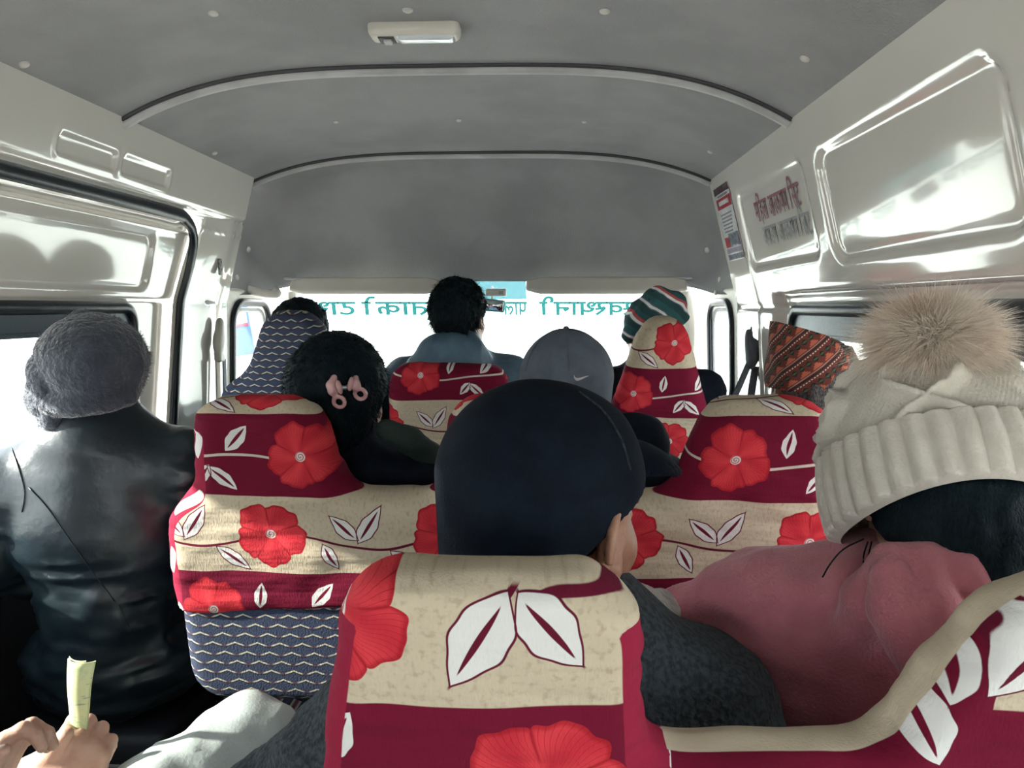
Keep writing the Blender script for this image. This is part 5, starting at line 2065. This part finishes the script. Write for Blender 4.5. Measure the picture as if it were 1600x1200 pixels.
p5.jacket('black_cloth', puff=0.024, extra=hood5, step=0.010)
p5.trousers('trousers_dark'); p5.shoes()
p5.hair(back=-0.07, grow=0.004, step=0.008, under=(p5.L(0, 0, 0.0), p5.RH @ np.array([0, 0, 1.0])))
cp = cap_hat(p5, 'cap_grey', r=(0.094, 0.110, 0.096), ctr=(0, -0.012, 0.036), low=-0.035, tilt=-4)
bv = BVHTree.FromObject(cp, bpy.context.evaluated_depsgraph_get())
lo_ = [(896.5, 586.0), (897.0, 591.0), (899.5, 594.4), (903.0, 595.0), (908.0, 593.2), (914.0, 590.3), (920.5, 587.2)]
up_ = [(896.9, 586.0), (898.0, 588.6), (899.8, 590.2), (902.6, 591.0), (906.8, 590.2), (913.0, 588.4), (920.5, 587.0)]
pl, pu = on_surface(bv, lo_, 0.002), on_surface(bv, up_, 0.002)
if len(pl) == 7 and len(pu) == 7:
    P = np.array([pl, pu])
    oo = np.zeros_like(P)
    oo[..., 1] = 1
    link('emblem', shell_grid('emblem', P, oo, 0.0015), M['white_print'], cp)

# ---- 6 driver in the striped knit hat
p6 = Person('driver in a striped green and white knit hat', at(1018, 520, 2.42), 0.36, yaw=0, head_yaw=8, head_pitch=-2)
p6.jacket('black_cloth', step=0.014); p6.trousers('trousers_dark', 0.016); p6.shoes()
p6.hair(back=-0.06, grow=0.004, step=0.009, under=(p6.L(0, 0, 0.0), p6.RH @ np.array([0, 0, 1.0])))
s = Sdf()
L = p6.L
s.ell(L(0.0, -0.012, 0.035), (0.092, 0.108, 0.082), p6.RH, 0.02)
s.chain([L(-0.055, -0.04, 0.075), L(0.0, -0.06, 0.108), L(0.055, -0.06, 0.095), L(0.085, -0.04, 0.050)], [0.030, 0.038, 0.036, 0.026], 0.010)
s.chain([L(-0.085, -0.03, -0.01), L(-0.072, -0.055, 0.035), L(-0.04, -0.07, 0.080)], [0.022, 0.026, 0.024], 0.008)
s.ell(L(0, 0.055, -0.04), (0.065, 0.070, 0.080), p6.RH, 0.006, 's')
link('knit_hat', s.mesh('knit_hat', 0.0055, disp=lambda V, N: 0.002 * vnoise(V, 0.02, 2))[0], M['striped'], p6.root)

# ---- 7 man in the patterned topi, middle bench right
p7 = Person('grey-haired man in a patterned red topi by the right window', at(1268, 618, 1.46), CUSH, yaw=24, head_yaw=-18, head_pitch=0, width=0.86, hip=(0.40, 1.50), sc=0.97, group='passengers in the van')
p7.jacket('black_cloth', step=0.011, puff=0.022); p7.trousers('trousers_dark'); p7.shoes()
p7.hair('hair_grey', back=-0.085, grow=0.004, fringe=3500, flen=0.010, rough=0.003)
na, nz_ = 96, 34
Pt = np.zeros((na, nz_, 3))
pcA = np.zeros((na, nz_, 3))
base = np.array([0, -0.012, 0.012])
for i, a in enumerate(np.linspace(0, 2 * math.pi, na, endpoint=False)):
    for j, t in enumerate(np.linspace(0, 1, nz_)):
        ca, sa = math.cos(a), math.sin(a)
        if t < 0.80:
            q = t / 0.80
            k = 1.0 - 0.22 * q ** 1.5
            notch = 0.020 * math.exp(-(((a - 5.25 + math.pi) % (2 * math.pi) - math.pi) / 0.33) ** 2)
            top = 0.116 + 0.018 * (-ca) * 1.0 + 0.004 * sa - notch      # taller on the left
            rr = k
            z = top * q
        else:
            q = (t - 0.80) / 0.20
            rr = 0.78 * (1 - q)
            notch = 0.020 * math.exp(-(((a - 5.25 + math.pi) % (2 * math.pi) - math.pi) / 0.33) ** 2) * (1 - q)
            top = 0.116 + 0.018 * (-ca) * (1 - q) + 0.004 * sa * (1 - q) - notch
            dent = -0.034 * math.sin(q * math.pi / 2)
            z = top + dent
        crease = 0.0018 * math.sin(a * 7 + t * 9)
        x, y = (0.092 + crease) * ca * rr - 0.014 * (z / 0.12), (0.108 + crease) * sa * rr
        zz = z - 0.006 * ca
        Pt[i, j] = p7.L(*(base + np.array([x, y, zz])))
        pcA[i, j] = (a * 0.098, z, 0)
me = grid_mesh('topi', Pt, close_u=True)
set_attr(me, 'pc', pcA.reshape(-1, 3), 'V')
tp = link('topi', me, M['dhaka'], p7.root)
md = tp.modifiers.new('thickness', 'SOLIDIFY')
md.thickness = 0.003

# ---- 8 nearest passenger: black cap, dark tweed coat, fleece collar
c8 = at(868, 812, 0.775)
p8 = Person('man in a plain black cap on the nearest bench seat', c8, CUSH, yaw=0, head_yaw=-40, head_pitch=-6, skin='skin', fine=0.0036, ear=True, shoulder_drop=(0.035, 0.035), width=0.92,
            arms={('e', -1): at(430, 1290, 0.78)}, hl=(0, -0.06))
p8.jacket('tweed', puff=0.030, step=0.009, wr=0.004, collar=0.03, folds=0.004)
p8.trousers('trousers_dark'); p8.shoes()
p8.hair(under=(p8.L(0, 0, 0.03), p8.RH @ np.array([0, 0, 1.0])), back=-0.085, grow=0.003, rough=0.0008, fringe=1800, flen=0.0035)
cap8 = cap_hat(p8, 'black_cap', ctr=(-0.006, -0.022, 0.048), r=(0.106, 0.118, 0.103), low=0.008, tilt=33, vz=0.034, back=-0.03, step=0.005, seam=False, wob=0.003)
bv = BVHTree.FromObject(cap8, bpy.context.evaluated_depsgraph_get())
pts = on_surface(bv, smooth_path([(905, 612), (945, 645), (972, 690), (985, 735)], 20), 0.001)
if len(pts) > 4:
    link('piping', tube('piping', pts, 0.0012, 6), M['tweed'], cap8)
s = Sdf()
s.chain([at(930, 960, 0.74), at(985, 952, 0.80), at(1025, 955, 0.86), at(1035, 985, 0.92)], [0.030, 0.028, 0.025, 0.02], 0.012)
me, V, Q = s.mesh('fleece_collar', 0.006, disp=lambda V, N: 0.004 * vnoise(V, 0.018, 6))
fc = link('fleece_collar', me, M['fleece'], p8.root)

# ---- 9 woman in the bobble hat and pink hoodie, nearest bench right
RHat = rotz(-8) @ roty(-4) @ rotx(-33)
HS = 1.09
CH = at(1466, 742, 0.86)
c9 = CH + RHat @ np.array([0, 0.012, -0.014])
p9 = Person('woman in a cream bobble hat and dusty pink hoodie', c9, CUSH, yaw=-26, head_yaw=18, head_pitch=-33, head_roll=-4, skin='skin_pale', hl=(0.02, -0.02),
            arms={('e', -1): at(1140, 1130, 0.98)}, hip=(0.40, 0.90), width=1.0, knees={1: (0.55, 1.20, 0.375), -1: (0.36, 1.22, 0.375)})


def hood9(s):
    # thick rolled hood lying on the back of the neck
    s.chain([at(1335, 1010, 0.80), at(1362, 935, 0.77), at(1400, 893, 0.755), at(1450, 888, 0.74), at(1500, 905, 0.725), at(1540, 960, 0.715)], [0.024, 0.026, 0.024, 0.024, 0.026, 0.03], 0.006)
    s.chain([at(1392, 900, 0.735), at(1402, 950, 0.715), at(1425, 1020, 0.705), at(1450, 1090, 0.705)], [0.018, 0.024, 0.022, 0.014], 0.004)
    s.chain([at(1455, 895, 0.725), at(1466, 945, 0.70), at(1462, 1010, 0.695), at(1470, 1060, 0.70)], [0.018, 0.021, 0.019, 0.014], 0.004)
    # left shoulder and sleeve reaching across, with soft ridges
    s.chain([at(1075, 972, 0.95), at(1150, 962, 0.93), at(1240, 955, 0.90), at(1330, 955, 0.87)], [0.038, 0.048, 0.058, 0.062], 0.03)
    s.chain([at(1060, 950, 0.95), at(1120, 930, 0.93), at(1180, 925, 0.92)], [0.016, 0.018, 0.014], 0.014)
    s.chain([at(1215, 960, 0.86), at(1255, 925, 0.86), at(1290, 925, 0.85)], [0.014, 0.018, 0.014], 0.016)
    s.chain([at(1300, 935, 0.83), at(1335, 915, 0.83), at(1350, 990, 0.82)], [0.016, 0.022, 0.024], 0.02)
    s.ell(at(1310, 1060, 0.86), (0.11, 0.08, 0.10), None, 0.05)


p9.jacket('pink', name='hoodie', puff=0.024, extra=hood9, step=0.007, wr=0.005, ws=0.06, collar=0.0, folds=0.006)
p9.trousers('trousers_dark'); p9.shoes()


def long9(s):
    s.ell(p9.L(0.01, -0.045, -0.05), (0.098, 0.075, 0.10), p9.RH, 0.03)
    s.ell(p9.L(0.03, -0.045, -0.13), (0.09, 0.06, 0.10), p9.RH, 0.03)


h9 = p9.hair(under=(CH + RHat @ np.array([0, 0, -0.042]), RHat @ np.array([0, 0, 1.0])), back=-0.26, grow=0.012, extra=long9, rough=0.003, scl=0.014)
rs = np.random.RandomState(3)
for ctrl in ([(1350, 842), (1318, 858), (1298, 880), (1285, 902)], [(1356, 846), (1349, 872), (1352, 905)], [(1362, 846), (1357, 872), (1362, 905)]):
    link('hair_lock', tube('hair_lock', [at(a, b, 0.80) for a, b in smooth_path(ctrl, 14)], 0.0012, 5, 0.0008), M['hair'], h9)

# bobble hat: ribbed turn-up and a crown of crossing cables
nA, nS = 420, 150
Ph = np.zeros((nA, nS, 3))
A = np.linspace(0, 2 * math.pi, nA, endpoint=False)[:, None]
Sg = np.linspace(0, 1, nS)[None, :]
fold = 0.36
q = Sg / fold
qq = np.clip((Sg - fold) / (1 - fold), 0, 1)
r_b = 0.1155 + 0.004 * np.sin(np.clip(q, 0, 1) * math.pi) + 0.0 * A
ribs = 0.0062 * np.abs(np.cos(A * 17)) ** 0.8 * 1.0
z_b = -0.055 + 0.078 * q
lip = np.clip(1 - q / 0.06, 0, 1)
r_brim = r_b + ribs * sstep(0, 0.08, q) - 0.008 * lip ** 2
t = qq * math.pi / 2
r_d = 0.108 * np.cos(t) ** 0.72
z_d = 0.020 + 0.112 * np.sin(t) ** 1.05
# cables: mirrored sine bands that meet and part
K = 5
ph = A * K / (2 * math.pi)
off = 0.25 * np.cos(qq * math.pi * 2.6 + 0.6)
def band_(u):
    f = (u % 1.0) - 0.5
    return np.exp(-(f / 0.075) ** 2)
cab = np.maximum(band_(ph + off), band_(ph - off))
rope = 0.5 + 0.5 * np.cos((qq * 46 + (ph % 1.0) * 9) * 1.0)
tex = 0.0009 * np.cos(A * 120) * np.cos(qq * 120)
dsp = (0.016 * cab * (0.78 + 0.22 * rope) + tex) * (1 - sstep(0.82, 1.0, qq))
gather = 0.004 * np.cos(A * 10) * sstep(0.7, 0.95, qq) * (1 - sstep(0.97, 1.0, qq))
r_dome = r_d + dsp * np.cos(t) + gather
z_dome = z_d + dsp * np.sin(t)
isb = Sg < fold
rr = np.where(isb, r_brim, r_dome)
zz = np.where(isb, z_b + 0 * A, z_dome)
# the turn-up dips over each ear
sag = 0.010 * np.cos(2 * A) * np.clip(1 - q, 0, 1)
Ph[..., 0] = rr * np.cos(A) * 0.98
Ph[..., 1] = rr * np.sin(A) * 1.04
Ph[..., 2] = zz - sag * isb
W = CH + HS * Ph.reshape(-1, 3) @ RHat.T
me = grid_mesh('bobble_hat', W.reshape(nA, nS, 3), close_u=True)
hat9 = link('bobble_hat', me, M['knit_cream'], p9.root)
pc_ = CH + RHat @ np.array([0, 0, 0.150])
pc_ = at(1458, 532, 0.86)
s = Sdf()
s.ell(pc_, (0.040, 0.040, 0.034), None, 0)
pom = link('bobble', s.mesh('bobble', 0.006)[0], M['fur'], hat9)
n = 24000
D = rs.normal(0, 1, (n, 3)); D /= np.linalg.norm(D, axis=1)[:, None]
Lh = 0.043 * rs.uniform(0.72, 1.05, n) * (1 + 0.25 * np.abs(D[:, 0])) * (1 - 0.35 * np.clip(-D[:, 2], 0, 1)) * (1 - 0.12 * np.clip(D[:, 2], 0, 1))
link('fur_strands', strands('fur_strands', pc_ + D * np.array([0.034, 0.034, 0.028]), D, Lh, 0.0009, jitter=0.16, seg=3, rs=rs, bend=np.tile([0.0, 0, -0.22], (n, 1))), M['fur'], pom)

# ---- 10 passenger on the aisle seat at the left edge, holding a banknote
W10 = at(92, 1278, 0.88)
fdir = unit(at(122, 1190, 0.92) - W10)
p10 = Person('passenger in pale grey trousers at the left edge holding a folded banknote', (-0.93, 0.46, 1.02), CUSH, yaw=-22, skin='skin_pale', fine=0.0046,
             hip=(-0.84, 0.56),
             arms={('e', 1): np.array([-0.62, 0.50, 0.52]), ('w', 1): W10, ('f', 1): fdir, ('n', 1): unit([-0.25, 0.9, -0.3]), ('s', 1): unit([-0.8, -0.1, 0.45]), ('c', 1): 1.0,
                   ('t', 1): unit([0.65, 0.1, 0.75]),
                   ('e', -1): np.array([-0.98, 0.62, 0.52]), ('w', -1): at(-35, 1262, 0.80), ('f', -1): unit([0.42, 0.2, 0.88]), ('n', -1): unit([0.3, 0.3, -0.9]), ('s', -1): unit([0.3, -0.7, 0.5]), ('c', -1): 0.55},
             knees={1: at(388, 1168, 1.06), -1: np.array([-0.74, 1.00, 0.36])})
p10.jacket('fleece', puff=0.02, step=0.012)
p10.trousers('trousers_pale', step=0.010, puff=0.016); p10.shoes()
jump_seat('folding aisle seat under the passenger holding the banknote', p10.H[0], p10.H[1] + 0.05, CUSH - 0.005)
note = empty('banknote', at(118, 1120, 0.75), 'folded yellow-green banknote held up in a hand', 'banknote')
u = np.linspace(-1, 1, 12)
v = np.linspace(0, 1, 16)
P = np.zeros((12, 16, 3))
for i, a in enumerate(u):
    for j, b in enumerate(v):
        top, bot = at(121 + a * 22, 1036 + 2 * a, 0.925), at(118 + a * 11, 1172, 0.945)
        p = bot + (top - bot) * b
        p[1] += 0.010 * a * a * b + 0.003 * math.sin(b * 6)
        P[i, j] = p
oo = np.zeros_like(P)
oo[..., 1] = 1
link('leaf_of_paper', shell_grid('paper', P, oo, 0.0012), M['note'], note)
P2 = P.copy()
P2[..., 0] -= 0.002
P2[..., 1] += 0.006
P2 = P2[:9]
link('folded_half', shell_grid('paper', P2, oo[:9], 0.0012), M['note'], note)
